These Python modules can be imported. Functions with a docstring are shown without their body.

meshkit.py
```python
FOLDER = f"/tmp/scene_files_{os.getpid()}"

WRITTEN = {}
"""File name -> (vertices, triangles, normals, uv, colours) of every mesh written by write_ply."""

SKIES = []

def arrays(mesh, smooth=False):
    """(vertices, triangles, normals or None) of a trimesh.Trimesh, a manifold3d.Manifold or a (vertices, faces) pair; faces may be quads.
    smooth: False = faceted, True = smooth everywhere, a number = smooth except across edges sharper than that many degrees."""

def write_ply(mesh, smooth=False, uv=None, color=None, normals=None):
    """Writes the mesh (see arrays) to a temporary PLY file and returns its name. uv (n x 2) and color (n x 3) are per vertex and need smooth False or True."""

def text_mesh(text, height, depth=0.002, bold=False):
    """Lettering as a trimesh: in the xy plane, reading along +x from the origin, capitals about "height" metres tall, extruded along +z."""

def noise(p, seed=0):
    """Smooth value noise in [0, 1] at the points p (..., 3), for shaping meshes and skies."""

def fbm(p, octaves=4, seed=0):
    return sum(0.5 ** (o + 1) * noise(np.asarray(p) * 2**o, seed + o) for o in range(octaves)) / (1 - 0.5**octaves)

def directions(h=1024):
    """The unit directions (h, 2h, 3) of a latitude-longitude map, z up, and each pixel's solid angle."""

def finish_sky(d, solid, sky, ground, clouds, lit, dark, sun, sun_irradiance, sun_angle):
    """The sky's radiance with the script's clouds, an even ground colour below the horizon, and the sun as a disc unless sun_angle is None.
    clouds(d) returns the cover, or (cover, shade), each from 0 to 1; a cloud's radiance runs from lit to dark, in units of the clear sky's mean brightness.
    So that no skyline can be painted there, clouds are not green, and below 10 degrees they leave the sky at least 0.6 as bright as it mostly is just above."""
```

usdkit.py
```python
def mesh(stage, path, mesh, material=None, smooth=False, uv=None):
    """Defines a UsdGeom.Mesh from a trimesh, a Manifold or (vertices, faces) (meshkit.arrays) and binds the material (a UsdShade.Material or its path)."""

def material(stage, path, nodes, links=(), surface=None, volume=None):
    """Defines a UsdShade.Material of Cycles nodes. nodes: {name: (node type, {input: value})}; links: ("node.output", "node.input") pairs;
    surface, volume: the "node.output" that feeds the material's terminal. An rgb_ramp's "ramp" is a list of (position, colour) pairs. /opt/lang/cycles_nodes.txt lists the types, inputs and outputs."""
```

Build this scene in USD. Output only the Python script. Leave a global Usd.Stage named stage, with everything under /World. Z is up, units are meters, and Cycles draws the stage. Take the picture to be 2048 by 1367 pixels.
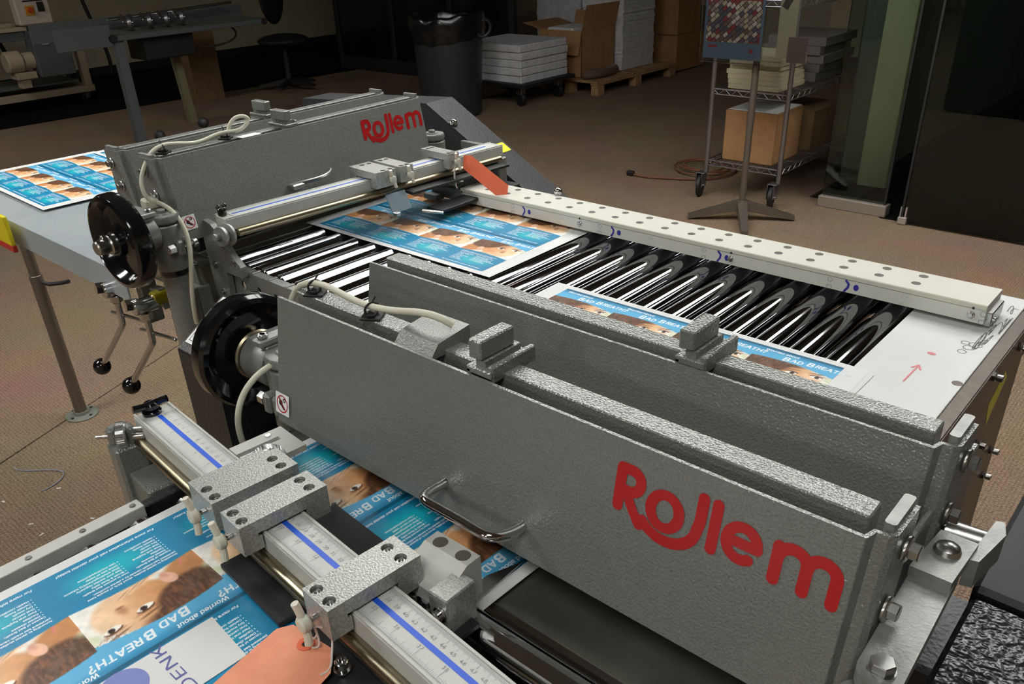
import math, numpy as np, trimesh, usdkit, meshkit
from pxr import Usd, UsdGeom, UsdLux, UsdShade, Sdf, Gf, Vt
from shapely.geometry import Polygon, LineString, Point, MultiPolygon, box as sbox
from shapely.ops import unary_union
from shapely import affinity

stage = Usd.Stage.CreateInMemory()
UsdGeom.SetStageUpAxis(stage, UsdGeom.Tokens.z)
UsdGeom.SetStageMetersPerUnit(stage, 1.0)
WORLD = UsdGeom.Xform.Define(stage, '/World')
stage.SetDefaultPrim(WORLD.GetPrim())

# ------------------------------------------------------------------ camera
CAM_Z = 1.38
cam = UsdGeom.Camera.Define(stage, '/World/camera')
right = np.array([0.7489003, 0.66179832, -0.03422458]); down = np.array([0.30094152, -0.38565423, -0.87218405]); fwd = np.array([-0.59040879, 0.6428793, -0.48797916])
fwd /= np.linalg.norm(fwd); right -= right @ fwd * fwd; right /= np.linalg.norm(right); up = np.cross(right, fwd)
m4 = np.eye(4); m4[0, :3] = right; m4[1, :3] = up; m4[2, :3] = -fwd; m4[3, :3] = (0, 0, CAM_Z)
cam.AddTransformOp().Set(Gf.Matrix4d(*m4.ravel().tolist()))
cam.CreateHorizontalApertureAttr(36.0); cam.CreateVerticalApertureAttr(36.0 * 1367 / 2048)
cam.CreateFocalLengthAttr(1635.5 / 2048 * 36.0)
cam.CreateVerticalApertureOffsetAttr(84.5 / 2048 * 36.0)
cam.CreateClippingRangeAttr(Gf.Vec2f(0.02, 60))
cam.CreateExposureAttr(0.22)

# ------------------------------------------------------------------ lights: ceiling troffers of the shop, plus unseen ones added to brighten distant walls and cover fronts
CEIL = 2.75
# x, y, width along x, width along y, radiance
LAMPS = [(-0.85, 2.10, .69, 1.2, 7), (-1.60, 2.10, .69, 1.2, 7), (-2.35, 2.10, .69, 1.2, 7), (-3.10, 2.10, .69, 1.2, 7), (-0.30, 3.35, .6, 1.2, 13), (0.75, 3.35, .6, 1.2, 4), (-2.60, -0.45, .6, 1.2, 17), (0.30, -0.70, .6, 1.2, 8), (-7.4, 0.6, .6, 1.2, 11), (-0.90, -4.20, .6, 1.2, 22), (0.55, -4.20, .6, 1.2, 16)]  # final entries (conveyor, front wall): unseen, added to brighten left wall and cover fronts

# ------------------------------------------------------------------ helpers
_used = {}
def numbered(parent, name):
    k = (parent, name); n = _used.get(k, 0); _used[k] = n + 1
    return name if n == 0 else f'{name}_{n:03d}'

class Thing:
    def __init__(s, name, label, cat, base=(0, 0, 0), rz=0.0, group=None):
        s.path = '/World/' + numbered('/World', name); s.base = np.array(base, float); s.rz = rz
        x = UsdGeom.Xform.Define(stage, s.path); x.AddTranslateOp().Set(Gf.Vec3d(*map(float, base)))
        if rz: x.AddRotateZOp().Set(math.degrees(rz))
        s.prim = x.GetPrim(); meta(s.prim, label, cat, group)
    def add(s, name, mesh, mat, parent=None, label=None, smooth=30, kind=None, paint=None, local=False):
        p = parent or s.path
        path = p + '/' + numbered(p, name)
        v, f = np.array(mesh.vertices, float), np.array(mesh.faces)
        if not local:
            v = v - s.base
            c, sn = math.cos(-s.rz), math.sin(-s.rz)
            v = np.stack([c * v[:, 0] - sn * v[:, 1], sn * v[:, 0] + c * v[:, 1], v[:, 2]], 1)
        me = usdkit.mesh(stage, path, (v, f), mat, smooth=False if paint is not None else smooth)
        if paint is not None:
            UsdGeom.PrimvarsAPI(me).CreatePrimvar('paint', Sdf.ValueTypeNames.Color3fArray, 'vertex').Set(Vt.Vec3fArray.FromNumpy(paint.astype(np.float32)))
        if label: me.GetPrim().SetCustomDataByKey('label', label)
        if kind: me.GetPrim().SetCustomDataByKey('kind', kind)
        return path

def meta(prim, label=None, cat=None, group=None, kind=None):
    for k, v in (('label', label), ('category', cat), ('group', group), ('kind', kind)):
        if v: prim.SetCustomDataByKey(k, v)

def single(name, mesh, mat, label, cat, group=None, kind=None, smooth=30):
    path = '/World/' + numbered('/World', name)
    v = np.array(mesh.vertices); b = np.array([(v[:, 0].min() + v[:, 0].max()) / 2, (v[:, 1].min() + v[:, 1].max()) / 2, v[:, 2].min()])
    me = usdkit.mesh(stage, path, (v - b, np.array(mesh.faces)), mat, smooth=smooth)
    UsdGeom.Xformable(me).AddTranslateOp().Set(Gf.Vec3d(*b.tolist()))
    meta(me.GetPrim(), label, cat, group, kind); return path

def structure(name, mesh, mat, parent=None, smooth=30):
    p = parent or '/World'; path = p + '/' + numbered(p, name)
    me = usdkit.mesh(stage, path, mesh, mat, smooth=smooth)
    if parent is None: meta(me.GetPrim(), kind='structure')
    return path

def copy(src, base, rz=0.0, label=None, group=None):
    d = src.prim.GetCustomData(); name = src.path.split('/')[-1]
    path = '/World/' + numbered('/World', name)
    x = UsdGeom.Xform.Define(stage, path); x.GetPrim().GetReferences().AddInternalReference(src.path)
    x.ClearXformOpOrder()
    x.GetPrim().RemoveProperty('xformOp:translate')
    x.AddTranslateOp(opSuffix='place').Set(Gf.Vec3d(*map(float, base))); x.AddRotateZOp(opSuffix='place').Set(math.degrees(rz))
    x.SetXformOpOrder([UsdGeom.XformOp(x.GetPrim().GetAttribute('xformOp:translate:place')), UsdGeom.XformOp(x.GetPrim().GetAttribute('xformOp:rotateZ:place'))])
    x.GetPrim().SetInstanceable(True)
    meta(x.GetPrim(), label or d['label'], d['category'], group or d.get('group')); return path

cat_ = trimesh.util.concatenate
def cbox(x0, x1, y0, y1, z0, z1, c=0.0012):
    x0, x1 = min(x0, x1), max(x0, x1); y0, y1 = min(y0, y1), max(y0, y1); z0, z1 = min(z0, z1), max(z0, z1)
    c = min(c, 0.3 * min(x1 - x0, y1 - y0, z1 - z0))
    if c <= 0.00002:
        m = trimesh.creation.box((x1 - x0, y1 - y0, z1 - z0)); m.apply_translation(((x0 + x1) / 2, (y0 + y1) / 2, (z0 + z1) / 2)); return m
    pts = []
    for sx in (0, 1):
        for sy in (0, 1):
            for sz in (0, 1):
                p = np.array([(x0, x1)[sx], (y0, y1)[sy], (z0, z1)[sz]]); d = np.array([1 - 2 * sx, 1 - 2 * sy, 1 - 2 * sz]) * c
                pts += [p + d * (0, 1, 1), p + d * (1, 0, 1), p + d * (1, 1, 0)]
    return trimesh.convex.convex_hull(np.array(pts))
def hull(pts): return trimesh.convex.convex_hull(np.array(pts, float))
def cyl(a, b, r, n=24, c=None, r2=None):
    """Round bar from a to b with chamfered ends."""
    a, b = np.array(a, float), np.array(b, float); L = np.linalg.norm(b - a); r2 = r if r2 is None else r2
    c = min(0.0012, 0.25 * min(r, r2), 0.3 * L) if c is None else c
    prof = [(0, 0), (r - c, 0), (r, c), (r2, L - c), (r2 - c, L), (0, L)] if c > 0 else [(0, 0), (r, 0), (r2, L), (0, L)]
    m = trimesh.creation.revolve(np.array(prof), sections=n)
    m.apply_transform(trimesh.geometry.align_vectors([0, 0, 1], (b - a) / L)); m.apply_translation(a); return m
def lathe(prof, a, axis, n=48):
    m = trimesh.creation.revolve(np.array(prof, float), sections=n)
    m.apply_transform(trimesh.geometry.align_vectors([0, 0, 1], np.array(axis, float) / np.linalg.norm(axis))); m.apply_translation(a); return m
def hexnut(a, b, r): return cyl(a, b, r, 6, c=0.0006)
def ball(c, r, n=3):
    m = trimesh.creation.icosphere(n, r); m.apply_translation(c); return m
def spline(pts, n=8):
    from scipy.interpolate import CubicSpline
    p = np.array(pts, float); t = np.r_[0, np.cumsum(np.linalg.norm(np.diff(p, axis=0), axis=1))]
    return CubicSpline(t, p)(np.linspace(0, t[-1], n * (len(p) - 1) + 1))
def tube(pts, r, n=10, smooth=True, k=8):
    p = spline(pts, k) if smooth and len(pts) > 2 else np.array(pts, float)
    t = np.gradient(p, axis=0); t /= np.linalg.norm(t, axis=1, keepdims=True) + 1e-12
    a = np.zeros_like(p); ref = np.array([0, 0, 1.0]) if abs(t[0][2]) < .9 else np.array([1.0, 0, 0])
    for i in range(len(p)):
        v = ref - ref @ t[i] * t[i]; v /= np.linalg.norm(v); a[i] = v; ref = v
    b = np.cross(t, a); th = np.arange(n) * 2 * np.pi / n
    v = p[:, None] + r * (np.cos(th)[None, :, None] * a[:, None] + np.sin(th)[None, :, None] * b[:, None])
    i, j = np.meshgrid(np.arange(len(p) - 1), np.arange(n), indexing='ij')
    q = np.stack([i * n + j, i * n + (j + 1) % n, (i + 1) * n + (j + 1) % n, (i + 1) * n + j], -1).reshape(-1, 4)
    V = np.vstack([v.reshape(-1, 3), p[:1], p[-1:]]); A, B = len(V) - 2, len(V) - 1
    caps = [(A, (k2 + 1) % n, k2) for k2 in range(n)] + [(B, (len(p) - 1) * n + k2, (len(p) - 1) * n + (k2 + 1) % n) for k2 in range(n)]
    m = trimesh.Trimesh(V, np.vstack([q[:, [0, 1, 2]], q[:, [0, 2, 3]], caps]), process=False)
    if m.volume < 0: m.invert()
    return m
def extrude(poly, h):
    poly = poly if isinstance(poly, (Polygon, MultiPolygon)) else Polygon(poly)
    return cat_([trimesh.creation.extrude_polygon(g, h, engine='earcut') for g in getattr(poly, 'geoms', [poly])])
def flat(poly):
    """A flat face-up sheet in the xy plane (print)."""
    out = []
    for g in getattr(poly, 'geoms', [poly]):
        if g.is_empty or g.area < 1e-12: continue
        v, f = trimesh.creation.triangulate_polygon(g, engine='earcut')
        m = trimesh.Trimesh(np.c_[v, np.zeros(len(v))], f, process=False)
        if len(f) and np.cross(v[f[0][1]] - v[f[0][0]], v[f[0][2]] - v[f[0][0]]) < 0: m.invert()
        out.append(m)
    return cat_(out)
def place(m, o, X, Y, Z=None):
    """Maps local xyz of mesh to origin o with axes X, Y, Z."""
    m = m.copy(); X, Y = np.array(X, float), np.array(Y, float); Z = np.cross(X, Y) if Z is None else np.array(Z, float)
    v = m.vertices; m.vertices = np.array(o, float) + v[:, :1] * X + v[:, 1:2] * Y + v[:, 2:3] * Z
    if np.linalg.det(np.stack([X, Y, Z])) < 0: m.invert()
    return m
def ribbon(path, w): return LineString(path).buffer(w / 2, cap_style='round', join_style='round', quad_segs=8)
def arc(cx, cy, rx, ry, a0, a1, n=24):
    a = np.radians(np.linspace(a0, a1, n)); return [(cx + rx * math.cos(t), cy + ry * math.sin(t)) for t in a]
_tc = {}
def txt(s, h, bold=False, slant=0.0):
    """Lettering as a flat mesh: reads along +x from the origin, capitals h tall."""
    k = (s, bold)
    if k not in _tc:
        import glob
        from PIL import Image, ImageDraw, ImageFont
        from shapely import box, union_all
        font = ImageFont.truetype(glob.glob('/opt/blender-*/*/datafiles/fonts/Inter.woff2')[0], 64)
        x0, y0, x1, y1 = font.getbbox(s, anchor='ls', stroke_width=2 * bold)
        im = Image.new('L', (x1 - x0 + 8, y1 - y0 + 8)); ImageDraw.Draw(im).text((4 - x0, 4 - y0), s, 255, font, anchor='ls', stroke_width=2 * bold)
        on = np.pad(np.asarray(im) > 127, ((0, 0), (1, 1))).astype(np.int8)
        rows, st = np.nonzero(np.diff(on, axis=1) == 1); en = np.nonzero(np.diff(on, axis=1) == -1)[1]
        sh = union_all(box(st, -rows - 1, en, -rows)).buffer(.6).buffer(-.6).simplify(1.1)
        _tc[k] = (affinity.affine_transform(sh, [1, 0, 0, 1, -4 + x0, 4 - y0]))
    sc = h / 46.7; sh = affinity.affine_transform(_tc[k], [sc, slant * sc, 0, sc, 0, 0]); return flat(sh), sh.bounds[2]

# ------------------------------------------------------------------ materials
LOOKS = '/World/Looks'
def lin(c): return tuple((x / 12.92 if x <= .04045 else ((x + .055) / 1.055) ** 2.4) for x in (np.array(c, float) / 255.0))
def M(name, col, rough=.5, metal=0., bump=None, **kw):
    """A principled material; bump = (noise scale, distance, strength)."""
    n = {'p': ('principled_bsdf', {'base_color': lin(col), 'roughness': rough, 'metallic': metal, **kw})}; l = []
    if bump:
        n['tc'] = ('texture_coordinate', {}); n['t'] = ('noise_texture', {'scale': bump[0], 'detail': bump[3] if len(bump) > 3 else 1.0, 'roughness': .5}); n['b'] = ('bump', {'strength': bump[2], 'distance': bump[1]})
        l = [('tc.object', 't.vector'), ('t.fac', 'b.height'), ('b.normal', 'p.normal')]
    return usdkit.material(stage, f'{LOOKS}/{name}', n, l, surface='p.BSDF')
def mottled(name, c1, c2, scale, rough=.6, metal=0., lo=.4, hi=.6, detail=3, bump=None, **kw):
    n = {'p': ('principled_bsdf', {'roughness': rough, 'metallic': metal, **kw}), 'tc': ('texture_coordinate', {}), 't': ('noise_texture', {'scale': scale, 'detail': detail, 'roughness': .6}),
         'r': ('rgb_ramp', {'ramp': [(0, lin(c1)), (lo, lin(c1)), (hi, lin(c2)), (1, lin(c2))]})}
    l = [('tc.object', 't.vector'), ('t.fac', 'r.fac'), ('r.color', 'p.base_color')]
    if bump:
        n['t2'] = ('noise_texture', {'scale': bump[0], 'detail': 1.0}); n['b'] = ('bump', {'strength': bump[2], 'distance': bump[1]})
        l += [('tc.object', 't2.vector'), ('t2.fac', 'b.height'), ('b.normal', 'p.normal')]
    return usdkit.material(stage, f'{LOOKS}/{name}', n, l, surface='p.BSDF')

HAM = mottled('hammertone_grey', (122, 126, 122), (134, 138, 133), 700, rough=.24, metal=.3, detail=2, bump=(520, .0011, .6))
HAMF = mottled('hammertone_grey_fine', (120, 123, 119), (142, 145, 140), 600, rough=.4, metal=.3, detail=2, bump=(700, .0006, .5))
CAST = mottled('cast_aluminium', (136, 138, 136), (150, 151, 148), 60, rough=.42, metal=.5, bump=(500, .0004, .35))
BRIGHT = mottled('hammered_silver', (150, 153, 148), (178, 180, 175), 500, rough=.36, metal=.45, detail=2, bump=(700, .0005, .5))
CHROME = M('chrome', (212, 212, 214), .07, 1.0)
ROLLER = M('roller_chrome', (150, 150, 154), .055, 1.0)
STEEL = M('machined_steel', (190, 190, 188), .28, 1.0)
PLATE = mottled('polished_steel_plate', (150, 150, 140), (168, 167, 156), 14, rough=.24, metal=.85)
ROD = M('dull_brass_rod', (160, 152, 128), .3, 1.0)
ALU = mottled('anodised_aluminium', (182, 184, 178), (190, 191, 186), 8, rough=.42, metal=.1)
ALUDK = M('hole_floor_grey', (86, 82, 75), .6)
WHITEPL = mottled('white_laminate', (206, 208, 208), (212, 213, 213), 5, rough=.38)
BLACKGL = M('black_gloss_plastic', (14, 14, 17), .12, 0., coat_weight=.5)
BLACKPT = mottled('black_textured_paint', (26, 27, 30), (36, 37, 41), 300, rough=.42, bump=(260, .0010, .5))
BLACKHM = mottled('black_hammered_paint', (34, 35, 40), (46, 47, 53), 300, rough=.25, metal=.3, bump=(170, .0022, .9))
BLACKPLATE = M('black_anodised_plate', (30, 31, 33), .5)
RUBBER = M('black_rubber', (22, 22, 23), .6)
NYLON = M('nylon_white', (205, 203, 188), .4, 0., subsurface_weight=.15, subsurface_scale=.004)
CREAM = M('cream_cable', (205, 204, 186), .45)
WHITE = M('white_print', (236, 237, 238), .5)
INK = M('black_ink', (25, 25, 27), .5)
INKGREY = M('grey_ink', (130, 132, 150), .6)
RED = M('red_logo', (178, 26, 30), .3)
BLUE = M('ruler_blue', (38, 92, 214), .4)
RULER = M('ruler_face', (196, 198, 194), .4)
BLUEINK = M('blue_marker', (48, 48, 150), .5)
REDINK = M('red_marker', (205, 120, 125), .6)
YELLOW = M('yellow_label', (226, 224, 20), .45)
ORANGE = mottled('orange_tag_card', (218, 140, 108), (224, 147, 114), 40, rough=.7)
ORANGE2 = M('orange_tag_far', (214, 98, 62), .7)
STRING = M('white_string', (215, 205, 200), .8)
PAPER = M('paper_white', (212, 214, 214), .42)
LETTER = M('print_lettering', (226, 238, 244), .4)
LOGOBLUE = M('print_periwinkle', (118, 130, 190), .5)
BROWNSTEEL = mottled('bronze_painted_steel', (84, 74, 64), (94, 83, 72), 90, rough=.45, metal=.2)
POLE = M('pole_dull_steel', (112, 104, 96), .4, .6)
FLANGE = M('flange_grey', (118, 122, 112), .5, .2)
TABLEGREY = mottled('delivery_table_enamel', (142, 150, 155), (150, 158, 162), 5, rough=.4)
CARD = mottled('cardboard', (150, 112, 74), (160, 120, 80), 12, rough=.85)
CARDDK = mottled('cardboard_dull', (118, 94, 68), (128, 102, 74), 12, rough=.85)
WOOD = mottled('pallet_wood', (142, 112, 78), (168, 134, 94), 9, rough=.8)
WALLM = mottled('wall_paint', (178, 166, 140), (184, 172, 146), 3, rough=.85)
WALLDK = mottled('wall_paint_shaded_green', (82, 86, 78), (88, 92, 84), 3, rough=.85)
DARKBASE = M('dark_base', (24, 25, 26), .6)
CEILM = M('ceiling_tile', (120, 120, 116), .9)
GLASSDK = M('tinted_glass', (12, 15, 16), .08, 0.)
CANM = M('can_plastic', (40, 44, 46), .45)
BAGM = M('bag_plastic', (20, 20, 22), .2)
REAMM = mottled('paper_stack_edges', (190, 190, 194), (205, 205, 207), 20, rough=.7)
CREAMPT = M('cream_machine_paint', (172, 158, 136), .5)
GREYPT = M('grey_machine_paint', (92, 96, 98), .5, .2)
BELT = M('green_belt', (84, 88, 74), .7)
SHELF = M('shelf_wire', (150, 150, 155), .3, .9)
CORD = M('cord_brown', (120, 74, 52), .6)
def glassy(name, tint, ior=1.45, rough=0.0):
    return usdkit.material(stage, f'{LOOKS}/{name}', {'t': ('transparent_bsdf', {'color': tint}), 'g': ('glossy_bsdf', {'color': (1, 1, 1), 'roughness': rough}), 'f': ('fresnel', {'IOR': ior}), 'm': ('mix_closure', {})},
                           [('t.BSDF', 'm.closure1'), ('g.BSDF', 'm.closure2'), ('f.fac', 'm.fac')], surface='m.closure')
PANE = glassy('window_glass', (.66, .76, .71))
ACRYL = glassy('clear_acrylic', (.90, .91, .93))
PRINT = usdkit.material(stage, f'{LOOKS}/printed_sheet', {'a': ('attribute', {'attribute': 'paint'}), 'p': ('principled_bsdf', {'roughness': .34, 'specular_ior_level': .5})}, [('a.color', 'p.base_color')], surface='p.BSDF')
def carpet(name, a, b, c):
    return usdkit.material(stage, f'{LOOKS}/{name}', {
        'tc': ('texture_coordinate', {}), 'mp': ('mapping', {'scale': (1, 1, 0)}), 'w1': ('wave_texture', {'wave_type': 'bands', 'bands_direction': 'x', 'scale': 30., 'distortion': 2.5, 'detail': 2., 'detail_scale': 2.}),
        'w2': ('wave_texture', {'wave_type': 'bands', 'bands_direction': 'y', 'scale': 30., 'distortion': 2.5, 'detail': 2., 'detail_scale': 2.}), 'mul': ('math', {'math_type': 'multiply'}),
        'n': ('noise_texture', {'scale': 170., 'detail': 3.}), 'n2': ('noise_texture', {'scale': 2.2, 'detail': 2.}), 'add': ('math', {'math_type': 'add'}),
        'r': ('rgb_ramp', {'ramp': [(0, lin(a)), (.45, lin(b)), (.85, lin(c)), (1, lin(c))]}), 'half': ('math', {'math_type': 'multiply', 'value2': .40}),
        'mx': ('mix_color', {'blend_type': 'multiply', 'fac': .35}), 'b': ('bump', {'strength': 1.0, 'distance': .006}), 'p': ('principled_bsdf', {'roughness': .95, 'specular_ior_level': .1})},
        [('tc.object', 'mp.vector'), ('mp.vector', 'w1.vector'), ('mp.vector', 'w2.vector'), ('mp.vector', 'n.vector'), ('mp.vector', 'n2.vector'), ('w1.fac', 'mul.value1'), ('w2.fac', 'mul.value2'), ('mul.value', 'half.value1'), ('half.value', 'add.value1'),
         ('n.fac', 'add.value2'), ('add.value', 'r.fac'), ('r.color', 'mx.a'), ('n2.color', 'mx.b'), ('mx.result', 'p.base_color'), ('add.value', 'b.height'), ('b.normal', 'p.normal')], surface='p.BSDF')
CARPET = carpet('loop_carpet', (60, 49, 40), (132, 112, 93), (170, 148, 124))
CARPET_UNLIT = carpet('dark_unlit_carpet', (6, 9, 8), (11, 16, 13), (16, 22, 18))  # dark carpet with the gloom of unlit floor put into its colour
def lampmat(name, e):
    return usdkit.material(stage, f'{LOOKS}/{name}', {'e': ('emission', {'color': (1.0, .985, .94), 'strength': e})}, surface='e.emission')

Z = CAM_Z
exec_order = None

# ================================================================== the room
def frep(z): return z + CAM_Z
# carpet: two widths that meet in the seam seen beside the pole foot
sx0, sy0, sx1, sy1 = -2.545, 0.40, -2.90, 1.24            # a point pair on the seam
k = (sx1 - sx0) / (sy1 - sy0); sxa, sxb = sx0 + k * (-6.8 - sy0), sx0 + k * (4.31 - sy0)
floor = structure('floor', cbox(-10.6, 4, -7.0, 9.6, -.10, -.012, 0), DARKBASE)
g_ = .0035
structure('carpet', extrude(Polygon([(sxa + g_, -6.8), (3.8, -6.8), (3.8, 4.31), (sxb + g_, 4.31)]), .012), CARPET, parent=floor)
structure('carpet', extrude(Polygon([(-8.45, -6.8), (sxa - g_, -6.8), (sxb - g_, 4.31), (-1.34, 4.31), (-1.34, 4.46), (-1.78, 4.46), (-1.78, 9.3), (-7.9, 9.3)]), .012), CARPET, parent=floor)
structure('carpet', extrude(Polygon([(-10.5, -6.8), (-8.46, -6.8), (-7.91, 9.3), (-10.5, 9.3)]), .012), CARPET_UNLIT, parent=floor)  # unlit floor at back left, its shade painted as a dark strip
structure('carpet', extrude(Polygon([(-1.33, 4.315), (3.8, 4.315), (3.8, 9.5), (-1.55, 9.5), (-1.55, 4.46), (-1.33, 4.46)]), .012), CARPET_UNLIT, parent=floor)
for m_ in list(Usd.PrimRange(stage.GetPrimAtPath(floor))):
    if m_.GetName().startswith('carpet'):
        UsdGeom.Xformable(m_).AddTranslateOp().Set(Gf.Vec3d(0, 0, -.012))
structure('ceiling', cbox(-10.6, 4, -7.0, 9.6, CEIL, CEIL + .1, 0), CEILM)
structure('wall_left', cbox(-10.62, -10.5, -7.0, 9.6, 0, CEIL, 0), WALLM)
structure('wall_back', cbox(-9.0, -1.9, 8.95, 9.07, 0, CEIL, 0), WALLM)
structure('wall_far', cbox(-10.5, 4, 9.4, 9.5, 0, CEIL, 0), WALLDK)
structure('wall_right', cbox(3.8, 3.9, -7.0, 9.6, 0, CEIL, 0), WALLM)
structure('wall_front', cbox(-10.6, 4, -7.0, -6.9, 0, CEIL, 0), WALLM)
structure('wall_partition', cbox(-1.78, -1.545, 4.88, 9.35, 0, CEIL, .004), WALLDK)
structure('wall_pillar', cbox(-1.66, -1.50, 4.84, 4.905, 0, CEIL, .003), WALLM)
structure('baseboard_left', cbox(-10.5, -10.485, -6.9, 9.3, 0, .10, .002), DARKBASE)
structure('baseboard_back', cbox(-9.0, -1.9, 8.935, 8.95, 0, .10, .002), DARKBASE)
structure('baseboard_partition', cbox(-1.545, -1.535, 4.9, 9.35, 0, .10, .002), DARKBASE)
structure('trim_1', cbox(-9.12, -9.0, 8.90, 9.08, 0, CEIL, .004), CREAMPT)
# dark glazed front left of the bin: frame posts and panes
for i, x in enumerate((-8.3, -7.35, -6.45, -5.62)):
    structure(f'trim_{i + 2}', cbox(x - .03, x + .03, 6.30, 6.36, 0, CEIL, .003), DARKBASE)
for i, (xa, xb) in enumerate(((-8.27, -7.38), (-7.32, -6.48), (-6.42, -5.65))):
    w = structure(f'window_{i + 1}', cbox(xa, xb, 6.32, 6.34, .14, CEIL - .02, 0), GLASSDK)
    structure('sill', cbox(xa, xb, 6.30, 6.36, 0, .14, .003), DARKBASE, parent=w)
# clear glass front at the right: side light on a metal sill, then the door
w = structure('window_4', cbox(-1.665, -1.335, 4.355, 4.365, .058, 2.5, 0), PANE)
structure('sill', cbox(-1.675, -1.315, 4.325, 4.395, 0, .058, .003), M('satin_sill', (150, 140, 130), .4, .4), parent=w)
structure('edge_seal', cbox(-1.338, -1.328, 4.35, 4.37, .058, 2.5, 0), DARKBASE, parent=w)
d = structure('door_1', cbox(-1.215, -.32, 4.275, 4.285, .012, 2.4, 0), PANE)
structure('pivot_shoe', cat_([cbox(-1.232, -1.19, 4.262, 4.298, .002, .038, .003), cbox(-1.228, -1.220, 4.27, 4.29, .03, .088, .001), cbox(-1.204, -1.196, 4.27, 4.29, .03, .088, .001)]), M('shoe_metal', (190, 182, 176), .3, .6), parent=d)
structure('edge_seal', cbox(-1.222, -1.212, 4.27, 4.29, .038, 2.4, 0), DARKBASE, parent=d)

# ceiling troffers, with the added unseen lamps among them
LAMPLAB = ['lit nearest the roller table', 'lit second from the right in the row of four', 'lit third from the right in the row of four', 'lit over the delivery table', 'lit beyond the white sheet guide', 'lit by the glass front', 'lit over the bare carpet left of the feed tray', 'lit behind the near slitter', 'added near the belt conveyor to brighten the left wall', 'added unseen at the front wall, left', 'added unseen at the front wall, right']
for i, (x, y, wx, wy, e) in enumerate(LAMPS):
    t = Thing('ceiling_light', 'white ceiling troffer ' + LAMPLAB[i], 'ceiling light', (x, y, CEIL - .03))
    a, b = wx / 2, wy / 2
    t.add('frame', cat_([cbox(x - a - .02, x - a, y - b - .02, y + b + .02, CEIL - .03, CEIL - .001, .001), cbox(x + a, x + a + .02, y - b - .02, y + b + .02, CEIL - .03, CEIL - .001, .001), cbox(x - a, x + a, y - b - .02, y - b, CEIL - .03, CEIL - .001, .001), cbox(x - a, x + a, y + b, y + b + .02, CEIL - .03, CEIL - .001, .001)]), CEILM)
    t.add('diffuser', cbox(x - a + .001, x + a - .001, y - b + .001, y + b - .001, CEIL - .02, CEIL - .012, 0), lampmat(f'lamp_{i}', e))

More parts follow.
